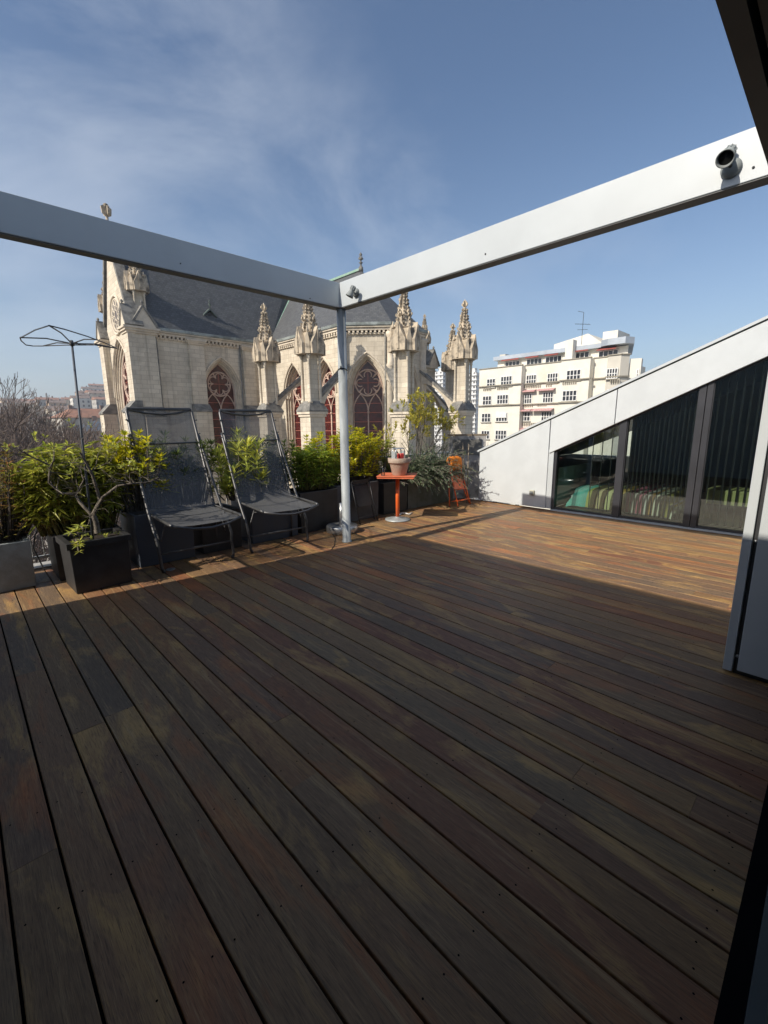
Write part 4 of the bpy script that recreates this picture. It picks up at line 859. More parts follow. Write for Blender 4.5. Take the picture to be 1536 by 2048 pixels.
for i, (px_, py_, y_, w_, h_, wl) in enumerate(FH):
    p = at(px_, py_, y=y_)
    t = house(p.x, p.y, w_*.62, 10, p.z-h_, h_, 1.9, HW[wl], M['tile2'] if i % 3 else M['tile'], '%s %s house on the far hillside, %s' % (adj[i % 6], wn_[wl], ['just left of the church front', 'between the aerial pole and the church', 'behind the bare trees at the left edge', 'left of the thin aerial pole'][0 if px_ > 190 else 1 if px_ > 150 else 3 if px_ > 90 else 2]), R(rr.uniform(-14, 14)))
p = at(178, 836, y=150); t = house(p.x, p.y, 15.5, 11, p.z-14, 14, 2.6, HW[1], M['tile'], 'grey walled house with a bright red tiled roof beside the church front', R(6), 'houses beyond the street trees', True)
p = at(120, 838, y=180); t = house(p.x, p.y, 12, 10, p.z-12, 12, .8, HW[0], M['tile2'], 'pale flat roofed building seen through bare branches left of the aerial pole', R(-10), 'houses beyond the street trees')
p = at(192, 862, y=105); t = house(p.x, p.y, 8.5, 9, p.z-10, 10, 2.0, HW[1], M['zincroof'], 'small grey house with a glazed gable below the red roof', R(80), 'houses beyond the street trees')
def tower(px_, py_, D, w_, d_, label):
    f_ = at(px_, py_, y=D); t = thing('tower_block', label, 'tower', (f_.x, f_.y, GZ), 'distant tower blocks'); h = f_.z-GZ
    b = MB(); b.box((-w_/2, -d_/2, 0), (w_/2, d_/2, h)); b.box((-w_/4, -d_/4, h), (w_/4, d_/4, h+3)); b.build('wall', house_wall('tower_wall', (.66, .66, .64), 4.2, 3.1), t, uv=True, loc=(0, 0, 0))
    b = MB(); [b.box((-w_/2-.9, -d_/2-.9, z_), (w_/2+.9, d_/2+.9, z_+1.1)) for z_ in np.arange(6, h, 3.1)]; b.build('balconies', M['white'], t, loc=(0, 0, 0))
tower(884, 744, 230, 8, 8, 'white high rise tower seen between the church wall and its pinnacles')
tower(948, 746, 180, 5, 7, 'white high rise tower seen between the right pinnacle and the apartment block')
lp = at(890, 835, y=90)

# ---------------------------------------------------------------- plants
class Leaves:
    def __init__(s): s.v = []; s.n = 0
    def leaf(s, p, d, L_, W_, up, fold=.3, droop=0.):
        d = d.normalized(); side = d.cross(up)
        if side.length < .05: side = d.cross(X)
        side.normalize(); nn_ = side.cross(d)
        tip = p+d*L_-Z*droop*L_; mid = p+d*L_*.45+nn_*fold*W_-Z*droop*L_*.25
        s.v += [p, mid+side*W_/2, tip, mid-side*W_/2]; s.n += 1
    def build(s, name, mt, parent, **k):
        b = MB(); b.v = [tuple(v) for v in s.v]
        for i in range(s.n):
            o = i*4; b.f += [(o, o+1, o+2), (o, o+2, o+3)]; b.m += [0, 0]; b.sm += [False, False]
        return b.build(name, mt, parent, **k)
def rv(rr): 
    while True:
        v = V((rr.uniform(-1, 1), rr.uniform(-1, 1), rr.uniform(-1, 1)))
        if .05 < v.length <= 1: return v
def bush(nm, label, base, spread, zlo, zhi, nst, leaf, lm, sm, seed, whorl=9, nwh=3, wgap=.05, up=.6, base_r=.12, stem_r=.006, lean=(0, 0), cat='shrub', group=None, extra=None, droop=.1, power=.5, along=0):
    """stems rise from the planter and carry whorls of leaves; zlo..zhi height of the tips"""
    rr = random.Random(seed); t = thing(nm, label, cat, base, group); base = V(base); lf = Leaves(); st = MB()
    for i in range(nst):
        a_ = rr.uniform(0, 2*math.pi); q = math.sqrt(rr.random()); ex, ey = q*math.cos(a_), q*math.sin(a_)
        tz = zhi-(zhi-zlo)*(rr.random()**power if rr.random() < .62 else rr.random())-.18*(zhi-zlo)*q*q
        tip = base+V((ex*spread[0]+lean[0]*tz, ey*spread[1]+lean[1]*tz, 0)); tip.z = tz
        b0 = base+V((ex*base_r*2+rr.uniform(-.02, .02), ey*base_r+rr.uniform(-.02, .02), .0))
        mid = (b0+tip)/2+V((ex*.04, ey*.04, .05))+rv(rr)*.03
        st.tube([b0, mid, tip], [stem_r*1.5, stem_r, stem_r*.6], 4, cap=False)
        dirn = (tip-mid).normalized()
        for k_ in range(nwh):
            c = tip-dirn*wgap*k_; n_ = max(3, int(whorl*(1-.12*k_)))
            for j in range(n_):
                aa = j*2.4+rr.uniform(-.3, .3)+k_; u_ = V((math.cos(aa), math.sin(aa), 0)); el = up*(1-.35*k_)+rr.uniform(-.25, .3)
                dd = (u_+dirn*max(el, -.4)+V((0, 0, el*.5))).normalized()
                l_ = leaf[0]*rr.uniform(.7, 1.15); lf.leaf(c+u_*.004, dd, l_, leaf[1]*rr.uniform(.8, 1.15), Z, .25, droop*rr.uniform(.4, 1.4))
        for k_ in range(along):
            f_ = rr.uniform(.25, .95); c = b0.lerp(mid, f_*2) if f_ < .5 else mid.lerp(tip, f_*2-1); dd = (rv(rr)+Z*.2); lf.leaf(c, dd, leaf[0]*rr.uniform(.6, 1), leaf[1], Z, .25, droop)
    st.build('stems', sm, t); lf.build('foliage', lm, t); return t
LM = dict(
    yellow=leaf_mat('leaf_yellow_green', (.85, .72, .035), (.45, .52, .035), .5),
    green=leaf_mat('leaf_green', (.24, .36, .05), (.50, .55, .07), .45),
    olive=leaf_mat('leaf_olive', (.27, .33, .05), (.60, .58, .09), .45),
    dark=leaf_mat('leaf_dark', (.10, .15, .035), (.20, .25, .05), .35),
    pale=leaf_mat('leaf_pale', (.50, .58, .16), (.75, .72, .12), .45),
    rosemary=leaf_mat('leaf_rosemary', (.10, .165, .075), (.24, .31, .18), .25),
    sparse=leaf_mat('leaf_sparse', (.46, .47, .10), (.68, .56, .09), .45),
    red=leaf_mat('leaf_reddish', (.34, .16, .06), (.20, .22, .05), .35))
bush('mixed_shrub', 'reddish green shrub cut by the left edge, above the light grey planter', (.18, 5.72, .45), (.42, .32), .75, 1.42, 90, (.075, .018), LM['red'], M['barkdark'], 1, 8, 4, .07)
bush('bamboo', 'leafy green bamboo clump in the black planter by the railing', (.86, 5.66, .45), (.50, .30), .85, 1.42, 240, (.145, .024), LM['olive'], M['cane'], 2, 8, 4, .07, .25, .17, .005, cat='bamboo', droop=.35)
bush('yellow_shrub', 'yellow green shrub between the bamboo and the left lounge chair', (1.50, 5.62, .60), (.34, .26), .95, 1.54, 100, (.098, .030), LM['yellow'], M['bark'], 3, 9, 3, .04)
bush('oleander', 'dark leaved shrub seen through the left lounge chair', (2.05, 5.75, .58), (.38, .28), .95, 1.52, 85, (.12, .020), LM['dark'], M['bark'], 4, 9, 3, .05, .8)
bush('oleander', 'bright green long leaved shrub between the two lounge chairs', (2.72, 5.62, .58), (.36, .26), .8, 1.46, 80, (.165, .027), LM['pale'], M['bark'], 5, 9, 3, .05, .8)
bush('oleander', 'dense dark shrub seen through the right lounge chair', (3.28, 5.80, .58), (.42, .28), .85, 1.46, 110, (.09, .022), LM['dark'], M['bark'], 6, 9, 3, .05, .7)
bush('bamboo', 'green bamboo clump between the right lounge chair and the post', (4.02, 5.72, .58), (.40, .26), .85, 1.28, 210, (.10, .021), LM['green'], M['cane'], 7, 8, 4, .05, .3, .17, .005, cat='bamboo', droop=.3)
bush('yellow_shrub', 'large yellow green shrub just left of and behind the round post', (4.35, 5.95, .58), (.34, .22), .85, 1.44, 80, (.088, .029), LM['yellow'], M['bark'], 8, 9, 3, .04)
bush('yellow_shrub', 'large yellow green shrub between the post and the flower pot', (4.95, 5.80, .6), (.45, .30), .80, 1.54, 210, (.088, .029), LM['yellow'], M['bark'], 9, 9, 3, .04)
bush('green_shrub', 'green shrub behind the flower pot on the orange table', (5.55, 5.85, .55), (.34, .26), .75, 1.34, 100, (.08, .026), LM['olive'], M['bark'], 10, 9, 3, .04)

# bare branching shrubs and trees
def branchy(b, p, d, L_, r, depth, rr, spread=.6, n=2, wig=.15, sides=5, grav=0., tips=None, shrink=.74, rmin=0.):
    pts = [p]; k_ = 4 if depth > 1 else 3
    for i in range(k_):
        d = (d+rv(rr)*wig+Z*grav).normalized(); pts.append(pts[-1]+d*L_/k_)
    rs = [max(r*(1-.4*i/k_), rmin) for i in range(k_+1)]
    b.tube(pts, rs, sides if depth > 1 else 3, cap=False)
    if depth <= 0:
        if tips is not None: tips.append((pts[-1], d))
        return
    m_ = n+(rr.random() < .5)
    for i in range(m_):
        q = rv(rr); q = (q-d*q.dot(d)).normalized(); nd = (d+q*spread*rr.uniform(.6, 1.3)).normalized()
        st = pts[-1] if i < 2 else pts[-2]
        branchy(b, st, nd, L_*shrink*rr.uniform(.8, 1.15), rs[-1]*.8, depth-1, rr, spread, n, wig, sides, grav, tips, shrink, rmin)
# bare shrub in the black planter
t = thing('bare_shrub', 'bare grey branching shrub with few leaves in the black planter', 'shrub', (.86, 5.05, .45)); rr = random.Random(21); b = MB(); tips = []
def limb(path, r0, r1, y0=None):
    pts = [at(x_, y_, y=yy) for x_, y_, yy in path]; n_ = len(pts); b.tube(pts, [r0+(r1-r0)*i/(n_-1) for i in range(n_)], 7, cap=False); return pts
def twigs(pts, n_, L_, r=.005, depth=2):
    for i in range(n_):
        k_ = rr.randrange(1, len(pts)); p = pts[k_-1].lerp(pts[k_], rr.random()); branchy(b, p, (rv(rr)+Z*.5).normalized(), L_*rr.uniform(.6, 1.2), r, depth, rr, .7, 2, .3, 4, 0, tips, .7)
l0 = limb([(195, 1066, 5.1), (192, 1045, 5.1), (185, 1025, 5.1)], .028, .022)
l1 = limb([(185, 1030, 5.1), (200, 1000, 5.05), (185, 950, 5.0), (172, 925, 5.0), (160, 905, 4.98)], .018, .009); twigs(l1, 9, .16)
l2 = limb([(188, 1028, 5.1), (205, 995, 5.0), (235, 972, 4.9), (262, 967, 4.85), (292, 965, 4.8), (318, 955, 4.78)], .016, .006); twigs(l2[2:], 12, .14)
l3 = limb([(183, 1030, 5.1), (160, 1005, 5.15), (150, 990, 5.2), (120, 985, 5.2), (98, 965, 5.2), (100, 935, 5.15), (108, 920, 5.1)], .016, .007); twigs(l3[1:], 12, .15)
l4 = limb([(150, 992, 5.2), (165, 965, 5.25), (172, 950, 5.2)], .010, .006); twigs(l4, 4, .14)
l5 = limb([(98, 930, 5.1), (60, 912, 5.1), (38, 898, 5.05)], .008, .005); twigs(l5, 8, .13)
twigs(l0, 3, .12)
b.build('branches', M['bark'], t)
lf = Leaves()
for p, d_ in tips:
    if p.z > 1.1 and rr.random() < .35:
        for j in range(6): lf.leaf(p, (rv(rr)+Z*.6), .045, .014, Z)
lf.build('foliage', LM['pale'], t)
# pale rosettes hanging over the rim
t = thing('succulent', 'pale green leafy rosettes spilling over the rim of the black planter', 'plant', (.75, 4.9, .48)); rr = random.Random(5); lf = Leaves(); b = MB()
for (px_, py_, yy, n_, l_) in ((152, 1062, 4.95, 16, .085), (160, 1052, 5.0, 12, .075), (140, 1066, 4.9, 9, .07), (157, 1090, 4.79, 13, .06), (158, 1104, 4.78, 9, .045), (160, 1082, 4.80, 8, .05)):
    c = at(px_, py_, y=yy); b.tube([V((.76, 4.98, .44)), V((c.x, 4.86, max(c.z, .53))), c], .006, 5)
    for j in range(n_):
        a_ = j*2.4; dd = V((math.cos(a_), math.sin(a_)*.9-.35, rr.uniform(-.3, .9))); lf.leaf(c, dd, l_*rr.uniform(.8, 1.2), l_*.3, Z, .3, .15)
for i in range(26): p = V((rr.uniform(.66, 1.1), rr.uniform(4.9, 5.2), .475)); [lf.leaf(p, rv(rr)+Z, .035, .012, Z) for j in range(4)]
b.build('stems', M['bark'], t); lf.build('foliage', LM['pale'], t)
# tall sparse shrub
t = thing('sparse_shrub', 'tall open shrub with small yellowish leaves above the rosemary', 'shrub', (6.4, 5.8, .5)); rr = random.Random(31); b = MB(); tips = []
for (tx, tz, n_) in ((6.05, 1.75, 4), (6.35, 2.0, 4), (6.75, 2.05, 4), (7.05, 1.85, 4), (6.55, 1.7, 3), (7.2, 1.65, 3), (5.95, 1.5, 3)):
    p0 = V((6.5+rr.uniform(-.1, .1), 5.8, .5)); tip = V((tx, 5.75+rr.uniform(-.15, .2), tz-.35)); mid = p0.lerp(tip, .5)+rv(rr)*.06; b.tube([p0, mid, tip], [.014, .010, .007], 5, cap=False)
    for i in range(n_+3): branchy(b, mid.lerp(tip, rr.uniform(.2, 1)), ((tip-mid).normalized()+rv(rr)*.8+Z*.25).normalized(), .26, .005, 2, rr, .65, 2, .2, 4, .03, tips, .72)
b.build('branches', M['bark'], t); lf = Leaves()
for p, d_ in tips:
    for j in range(9): lf.leaf(p-d_*.03*(j//3), (rv(rr)+d_*.8), rr.uniform(.055, .085), .028, Z, .3)
lf.build('foliage', LM['sparse'], t)
# rosemary cascade
t = thing('rosemary', 'grey green rosemary cascading over its long planter beside the orange chair', 'shrub', (6.45, 5.5, .55)); rr = random.Random(41); lf = Leaves(); st = MB()
for i in range(720):
    x0 = rr.uniform(5.88, 7.12); e_ = 1-abs(x0-6.5)/.75; p = V((x0, rr.uniform(5.42, 5.85), .55)); kind = rr.random()
    d_ = V((rr.uniform(-.5, .5), rr.uniform(-1, .4), rr.uniform(.3, 1.3))).normalized(); L_ = rr.uniform(.28, .62)*(0.7+.5*e_); g_ = -.16 if kind < .6 else -.05; pts = [p]; n_ = 9
    for k_ in range(n_):
        d_ = (d_+V((0, -.03, g_))+rv(rr)*.06).normalized(); q = pts[-1]+d_*L_*(1.35 if kind < .6 else .8)/n_
        if q.z < .02: break
        if q.y > 5.33 and q.z < .54: q.y = 5.33-rr.random()*.05
        pts.append(q)
    if len(pts) < 3: continue
    st.tube(pts, [.004]*len(pts), 3, cap=False)
    for a_, c_ in zip(pts[:-1], pts[1:]):
        for j in range(6):
            q = a_.lerp(c_, rr.random()); lf.leaf(q, ((c_-a_).normalized()*.8+rv(rr)), .044, .012, Z, .1)
st.build('stems', M['bark'], t); lf.build('foliage', LM['rosemary'], t)

# street trees below, bare
def street_tree(seed, h=9., sp=.5):
    rr = random.Random(seed); t = thing('street_tree', 'x', 'tree', (0, 0, 0), 'bare street trees beyond the railing')
    b = MB(); b.tube([(0, 0, 0), (.05, 0, h*.18), (0, .05, h*.34)], [.22, .17, .14], 7, cap=False); b.build('trunk', M['barkdark'], t)
    b = MB()
    for i in range(6):
        a_ = i*1.05+rr.random(); branchy(b, V((0, 0, h*rr.uniform(.22, .36))), V((math.cos(a_)*sp, math.sin(a_)*sp, 1)).normalized(), h*.21, .10, 6, rr, .48, 2, .13, 4, .05, None, .77, .021)
    b.build('crown', M['twig'], t); return t
T3 = [street_tree(51, 16), street_tree(52, 17, .6), street_tree(53, 15, .7)]
TH = [max(v.co.z for c_ in t_.children for v in c_.data.vertices) for t_ in T3]
spots = [(-2.0, 34, 1.8), (1.5, 46, 3.0), (3.5, 30, -1.4), (-.5, 24, -3.4), (5.2, 41, 1.6), (2.2, 66, 6.0), (7.8, 62, 1.6), (12.2, 78, 1.2), (5.6, 27, -4.2), (-5, 58, 5.5), (4.0, 88, 9.0), (10.4, 96, 4.2), (16, 100, 2.0), (1.2, 19, -6.5), (4.4, 18.5, -7.5), (8.5, 35, -3.4), (10.5, 50, -.5), (-3, 42, 3.6), (.5, 36, 2.4), (2.6, 40, 2.9), (-.8, 52, 3.6), (4.8, 55, 3.2), (1.8, 27, -1.0), (3.2, 23, -3.6), (7.2, 46, .6), (6.2, 70, 3.6)]
lab = ['at the left edge', 'in the tall group left of the aerial pole', 'right of the bamboo', 'low behind the left planter', 'between the aerial pole and the church', 'far off before the hillside']
for i, (x_, y_, zt_) in enumerate(spots):
    o_ = T3[i] if i < 3 else copy_tree(T3[i % 3]); s_ = (zt_+16.4)/TH[i % 3]
    o_.location = (x_, y_, GZ); o_.rotation_euler = (0, 0, i*1.9); o_.scale = (s_*1.0, s_*1.0, s_)
    az = math.degrees(math.atan2(x_, y_)); o_['label'] = '%s bare street tree %s, %s' % (['tall', 'thin', 'spreading', 'bushy', 'twiggy', 'slender'][(i*5+i//6) % 6], 'near the railing' if y_ < 32 else 'beyond the street' if y_ < 60 else 'far off', 'at the left edge of the photo' if az < 4 else 'left of the aerial pole' if az < 7.5 else 'between the aerial pole and the church front')
    if i in (6, 11, 17, 18, 19, 21, 22, 24): o_['label'] = {6: 'wide crowned', 11: 'pale twigged', 17: 'upright', 18: 'crooked', 19: 'fine twigged', 21: 'round crowned', 22: 'lopsided', 24: 'feathery'}[i]+' '+o_['label'].split(' ', 1)[1]
# small bare tree before the apartment block
o_ = copy_tree(T3[1]); o_.location = (43, 27.0, GZ); s_ = 15.6/TH[1]; o_.scale = (s_*.6, s_*.6, s_); o_['label'] = 'small bare tree in front of the cream apartment block'; o_['group'] = 'bare trees by the apartment block'

# ---------------------------------------------------------------- planters
def planter(nm, label, x0, x1, y0, y1, h, mt, th=.03, rim=0., rz=0., z0=0., soil=.05, grp=None):
    c = V(((x0+x1)/2, (y0+y1)/2, z0)); t = thing(nm, label, 'planter', c, grp); t.rotation_euler = (0, 0, rz)
    X0, X1, Y0, Y1 = x0-c.x, x1-c.x, y0-c.y, y1-c.y; b = MB(); tp = .01
    def ring(i, z): return [(X0+i, Y0+i, z), (X1-i, Y0+i, z), (X1-i, Y1-i, z), (X0+i, Y1-i, z)]
    rg_ = [ring(tp, .004), ring(0, h)] if not rim else [ring(tp+.022, .004), ring(.022, h-rim), ring(0, h-rim), ring(0, h)]
    rg_ += [ring(th, h), ring(th, .05)]
    vs = [v for r_ in rg_ for v in r_]; fs = [(3, 2, 1, 0)]
    for i in range(len(rg_)-1): fs += [(i*4+j, i*4+(j+1) % 4, i*4+4+(j+1) % 4, i*4+4+j) for j in range(4)]
    b.add(vs, fs); b.build('box', mt, t, loc=(0, 0, 0), bevel=.004)
    b = MB(); n_ = 8; ii = th+.001
    sv = [(X0+ii+(X1-X0-2*ii)*i/n_, Y0+ii+(Y1-Y0-2*ii)*j/n_, h-soil+random.Random(i*9+j).uniform(-.012, .012)) for j in range(n_+1) for i in range(n_+1)]
    b.add(sv, [(j*(n_+1)+i, j*(n_+1)+i+1, (j+1)*(n_+1)+i+1, (j+1)*(n_+1)+i) for j in range(n_) for i in range(n_)], True); b.build('soil', M['soil'], t, loc=(0, 0, 0)); return t
G_ = 'planters along the railing'
planter('planter', 'light grey square planter cut by the left edge', -.12, .405, 5.41, 5.93, .47, M['pl_grey'], .045, soil=.14, grp=G_)
planter('planter', 'black planter holding the bare shrub, nearest on the deck', .60, 1.14, 4.83, 5.32, .50, M['pl_black'], .05, .06, R(2), grp=G_)
planter('planter', 'black planter half hidden behind the bare shrub, holding the bamboo', .58, 1.20, 5.40, 5.92, .47, M['pl_black'], .035, grp=G_)
planter('planter', 'slate blue planter with chipped edge behind the left lounge chair', 1.30, 1.92, 5.27, 5.90, .60, M['pl_blue'], .03, grp=G_)
planter('planter', 'dark grey planter behind the right half of the left lounge chair', 2.02, 2.54, 5.30, 5.85, .52, M['pl_black'], .03, grp=G_)
planter('planter', 'slate blue planter behind the right lounge chair', 2.68, 3.40, 5.30, 5.88, .60, M['pl_blue'], .03, grp=G_)
planter('planter', 'black planter with bamboo left of the umbrella base', 3.46, 4.14, 5.32, 5.90, .60, M['pl_black'], .03, grp=G_)
planter('planter', 'mid grey planter behind the folded black chair', 4.20, 5.10, 5.42, 6.00, .62, M['pl_mid'], .03, grp=G_)
planter('planter', 'charcoal planter behind the stem of the orange table', 5.24, 5.84, 5.44, 6.00, .56, M['pl_black'], .03, grp=G_)
planter('planter', 'long greenish grey planter under the rosemary', 5.90, 7.28, 5.48, 6.00, .52, M['pl_moss'], .03, grp=G_)

# ---------------------------------------------------------------- lounge chairs
def lounge():
    t = thing('lounge_chair', 'x', 'lounge chair', (0, 0, 0), 'lounge chairs in front of the planters'); W2 = .375
    # side view (y, z): origin at the front feet
    for s_ in (-1, 1):
        x_ = s_*W2+s_*.03; b = MB()
        b.tube([(x_-s_*.015, 0, .005), (x_, .0, .06), (x_, .035, .20), (x_+s_*.006, .03, .30), (x_+s_*.006, .10, .42), (x_, .26, .62), (x_-s_*.01, .52, 1.08), (x_-s_*.015, .70, 1.42), (x_-s_*.02, .73, 1.46)], .0175, 8); b.tube([(x_-s_*.015, 0, 0), (x_-s_*.014, 0, .03)], .018, 8)
        b.build('leg', M['chair'], t)
        b = MB(); b.tube([(s_*W2, .36, .60), (s_*W2, .40, .01)], .013, 8); b.build('leg', M['chair'], t)
        b = MB(); b.tube([(s_*W2, .28, .58), (s_*W2, .12, .36), (s_*(W2-.015), .08, .33), (s_*(W2-.05), -.02, .57)], .007, 6); b.build('brace', M['chair'], t)
    b = MB(); b.tube([(-W2-.02, .035, .20), (W2+.02, .035, .20)], .012, 8); b.build('crossbar', M['chair'], t); b = MB(); b.tube([(-W2-.02, .39, .12), (W2+.02, .39, .12)], .010, 8); b.build('crossbar', M['chair'], t)
    b = MB(); fr = [(-W2+.01, -.36, .565), (-W2, -.30, .575), (-W2, .38, .60), (-W2+.01, .80, 1.72), (-W2+.02, .815, 1.76), (W2-.02, .815, 1.76), (W2-.01, .80, 1.72), (W2, .38, .60), (W2, -.30, .575), (W2-.01, -.36, .565)]
    b.tube(fr, .0175, 8)
    b.tube([(-W2, .66, 1.36), (0, .668, 1.355), (W2, .66, 1.36)], .010, 8)
    for s_ in (-1, 1):
        for i in range(6): f_ = i/5; b.tube([(s_*W2, .46+.31*f_-.005, .80+.83*f_), (s_*(W2+.022), .455+.30*f_-.02, .80+.83*f_)], .009, 6)
    b.build('frame', M['chair'], t)
    b = MB(); b.tube([(-W2+.01, -.36, .565), (-W2*.5, -.40, .520), (0, -.415, .505), (W2*.5, -.40, .520), (W2-.01, -.36, .565)], .014, 8); b.build('bow', M['chair'], t); b = MB()
    b.tube([(-W2+.01, .812, 1.755), (-W2*.5, .80, 1.71), (0, .795, 1.695), (W2*.5, .80, 1.71), (W2-.01, .812, 1.755)], .012, 8); b.build('bow', M['chair'], t); b = MB()
    b.tube([(-W2+.06, .04, .50), (0, .03, .455), (W2-.06, .04, .50)], .006, 6); b.build('bow', M['chair'], t)
    b = MB(); prof = [(-.355, .560), (-.2, .562), (.1, .570), (.30, .588), (.365, .612), (.42, .70), (.60, 1.17), (.78, 1.66), (.812, 1.745)]; nx_ = 9
    vs = []
    for y_, z_ in prof:
        for i in range(nx_): u = i/(nx_-1)*2-1; sag = .018*(1-u*u); vs.append((u*(W2-.004), y_+(sag if y_ > .4 else 0), z_-(sag if y_ <= .4 else 0)))
    b.add(vs, [(j*nx_+i, j*nx_+i+1, (j+1)*nx_+i+1, (j+1)*nx_+i) for j in range(len(prof)-1) for i in range(nx_-1)], True); b.build('fabric', M['textilene'], t)
    return t
l1_ = lounge(); l1_.location = (1.83, 4.93, 0); l1_['label'] = 'black mesh lounge chair beside the bare shrub, left of the two'
l2_ = copy_tree(l1_); l2_.location = (2.87, 4.92, 0); l2_.rotation_euler = (0, 0, R(-4)); l2_['label'] = 'black mesh lounge chair next to the round post, right of the two'

# ---------------------------------------------------------------- clothes-airer aerial on its pole
t = thing('wire_umbrella_frame', 'thin bare umbrella frame of wires on a tall pole in the black planter', 'umbrella frame', (.86, 5.2, .45))
hub = V((.95, 5.28, 2.34)); b = MB(); b.tube([(.875, 5.14, .45), (.91, 5.2, 1.4), hub], [.011, .011, .010], 8); b.build('pole', M['pl_blue'], t)
b = MB(); q = lambda x_, y_, z_=2.36: at(x_, y_, z=z_)
pa, pb, pc_, pd, pe, pf = q(98, 651), q(40, 675), q(52, 690), q(85, 692), q(190, 690, 2.34), q(235, 697, 2.34)
b.tube([pa, q(70, 660), q(46, 673), pb, q(42, 681), pc_, q(66, 692), pd, q(110, 691), q(140, 690, 2.35), q(172, 690), pe, pf], .0055, 5)
b.tube([pa, q(130, 659), q(175, 673), q(215, 688, 2.34), pf], .0055, 5)
for e_ in (pa, pb, pd, q(160, 690), pf, q(195, 679)): m_ = hub.lerp(e_, .5)+Z*.02; b.tube([hub, m_, e_], .006, 5)
b.build('wires', M['chair'], t)
b = MB(); b.lathe([(.02, -.02), (.022, 0), (.012, .03)], 10, hub); b.build('hub', M['chair'], t)

# ---------------------------------------------------------------- parasol base
t = thing('umbrella_base', 'round galvanised parasol base with an upright sleeve behind the post', 'umbrella base', (3.97, 5.02, 0))
b = MB(); b.lathe([(.225, .003), (.232, .012), (.232, .095), (.222, .105), (.05, .112), (.045, .112)], 48, t.location); b.build('disc', M['steel'], t)
b = MB(); b.lathe([(.035, .11), (.035, .43), (.028, .43), (.028, .2)], 24, t.location); b.build('sleeve', M['steel'], t)

# ---------------------------------------------------------------- folded black chair
t = thing('folded_chair', 'folded black metal chair leaning against the mid grey planter', 'folding chair', (4.66, 5.22, 0)); b = MB()
c = t.location; 
for x_ in (4.45, 4.83): b.tube([(x_, 5.16, .008), (x_+.0, 5.27, .34), (x_, 5.36, .66)], .010, 6)
for x_ in (4.48, 4.80): b.tube([(x_+.03, 5.24, .02), (x_, 5.30, .34), (x_-.02, 5.37, .64)], .009, 6)
b.tube([(4.45, 5.36, .66), (4.83, 5.36, .66)], .010, 6); b.tube([(4.45, 5.19, .11), (4.83, 5.19, .11)], .008, 6); b.build('frame', M['black'], t)
b = MB(); b.obox((4.64, 5.305, .43), X*.15, (V((0, .30, 1)).normalized())*.17, V((0, -1, .30)).normalized()*.008); b.build('seat', M['pl_black'], t)
b = MB(); b.obox((4.64, 5.36, .655), X*.17, Z*.03, Y*.008); b.build('backrest', M['pl_black'], t)

# ---------------------------------------------------------------- orange table and what stands on it
t = thing('bistro_table', 'orange square pedestal table beside the rosemary', 'table', (5.13, 5.0, 0)); c = V((5.13, 5.0, 0))
b = MB(); b.box((5.13-.30, 4.70, .748), (5.13+.30, 5.30, .756), R(45-8), c); b.box((5.13-.29, 4.71, .722), (5.13+.29, 5.29, .7478), R(45-8), c); b.build('table_top', M['orangeflat'], t)
b = MB(); b.lathe([(.032, .03), (.032, .72)], 20, c); b.build('stem', M['orange'], t)
b = MB(); b.lathe([(.205, .002), (.21, .01), (.205, .022), (.12, .035), (.04, .048), (.035, .06)], 40, c); b.build('base', M['galv'], t)
c = V((5.10, 4.93, .757)); t = thing('flower_pot', 'large pale terracotta pot with a rim standing on the orange table', 'flower pot', c)
b = MB(); b.lathe([(.108, 0), (.112, .004), (.155, .19), (.158, .195), (.176, .197), (.180, .205), (.184, .27), (.178, .276), (.160, .274), (.155, .19), (.14, .18), (.001, .18)], 48, c); b.build('pot', M['terra'], t)
rr = random.Random(3); c2 = c+V((0, 0, .18))
t = thing('tool_rack', 'galvanised wire handle rack standing in the terracotta pot', 'rack', c2); b = MB()
for dy in (-.04, .04):
    b.tube([c2+V((-.085, dy+.02, 0)), c2+V((-.10, dy+.02, .20)), c2+V((-.085, dy+.02, .245)), c2+V((.085, dy+.02, .245)), c2+V((.10, dy+.02, .20)), c2+V((.085, dy+.02, 0))], .009, 8)
b.build('frame', M['tabled'], t)
b = MB(); [b.obox(c2+V((s_*.105, .02, .13)), X*.012, Y*.04, Z*.07) for s_ in (-1, 1)]; b.build('side_plate', M['tabled'], t)
for i in range(6):
    o_ = c2+V((-.055+i*.022, -.03+.02*(i % 2), .0)); b = MB(); b.lathe([(.006, 0), (.008, .04), (.012, .09), (.012, .15), (.009, .168), (.003, .17)], 10, o_, V((rr.uniform(-.12, .12), rr.uniform(-.1, .1), 1)))
    tag(b.build('garden_tool', M['redtool'], None, loc=o_), '%s red tool handle standing in the terracotta pot' % ['leftmost', 'second from left', 'third from left', 'third from right', 'second from right', 'rightmost'][i], 'tool', 'red tool handles in the pot')
c = V((5.42, 5.08, .757)); t = thing('bottle', 'dark bottle standing right of the terracotta pot on the table', 'bottle', c); b = MB(); b.lathe([(.042, 0), (.045, .01), (.045, .13), (.04, .15), (.018, .18), (.015, .2)], 20, c); b.build('body', M['black'], t)
b = MB(); b.lathe([(.018, .2), (.018, .225), (.01, .227)], 14, c); b.tube([c+V((0, 0, .22)), c+V((.01, -.05, .24)), c+V((.0, -.07, .2))], .006, 6); b.build('pump', M['black'], t)
c = V((4.86, 5.06, .757)); t = thing('glass_jar', 'small clear jar standing left of the terracotta pot', 'jar', c); b = MB(); b.lathe([(.03, 0), (.034, .01), (.034, .09), (.026, .1), (.028, .12)], 18, c); b.build('jar', M['glass'], t)

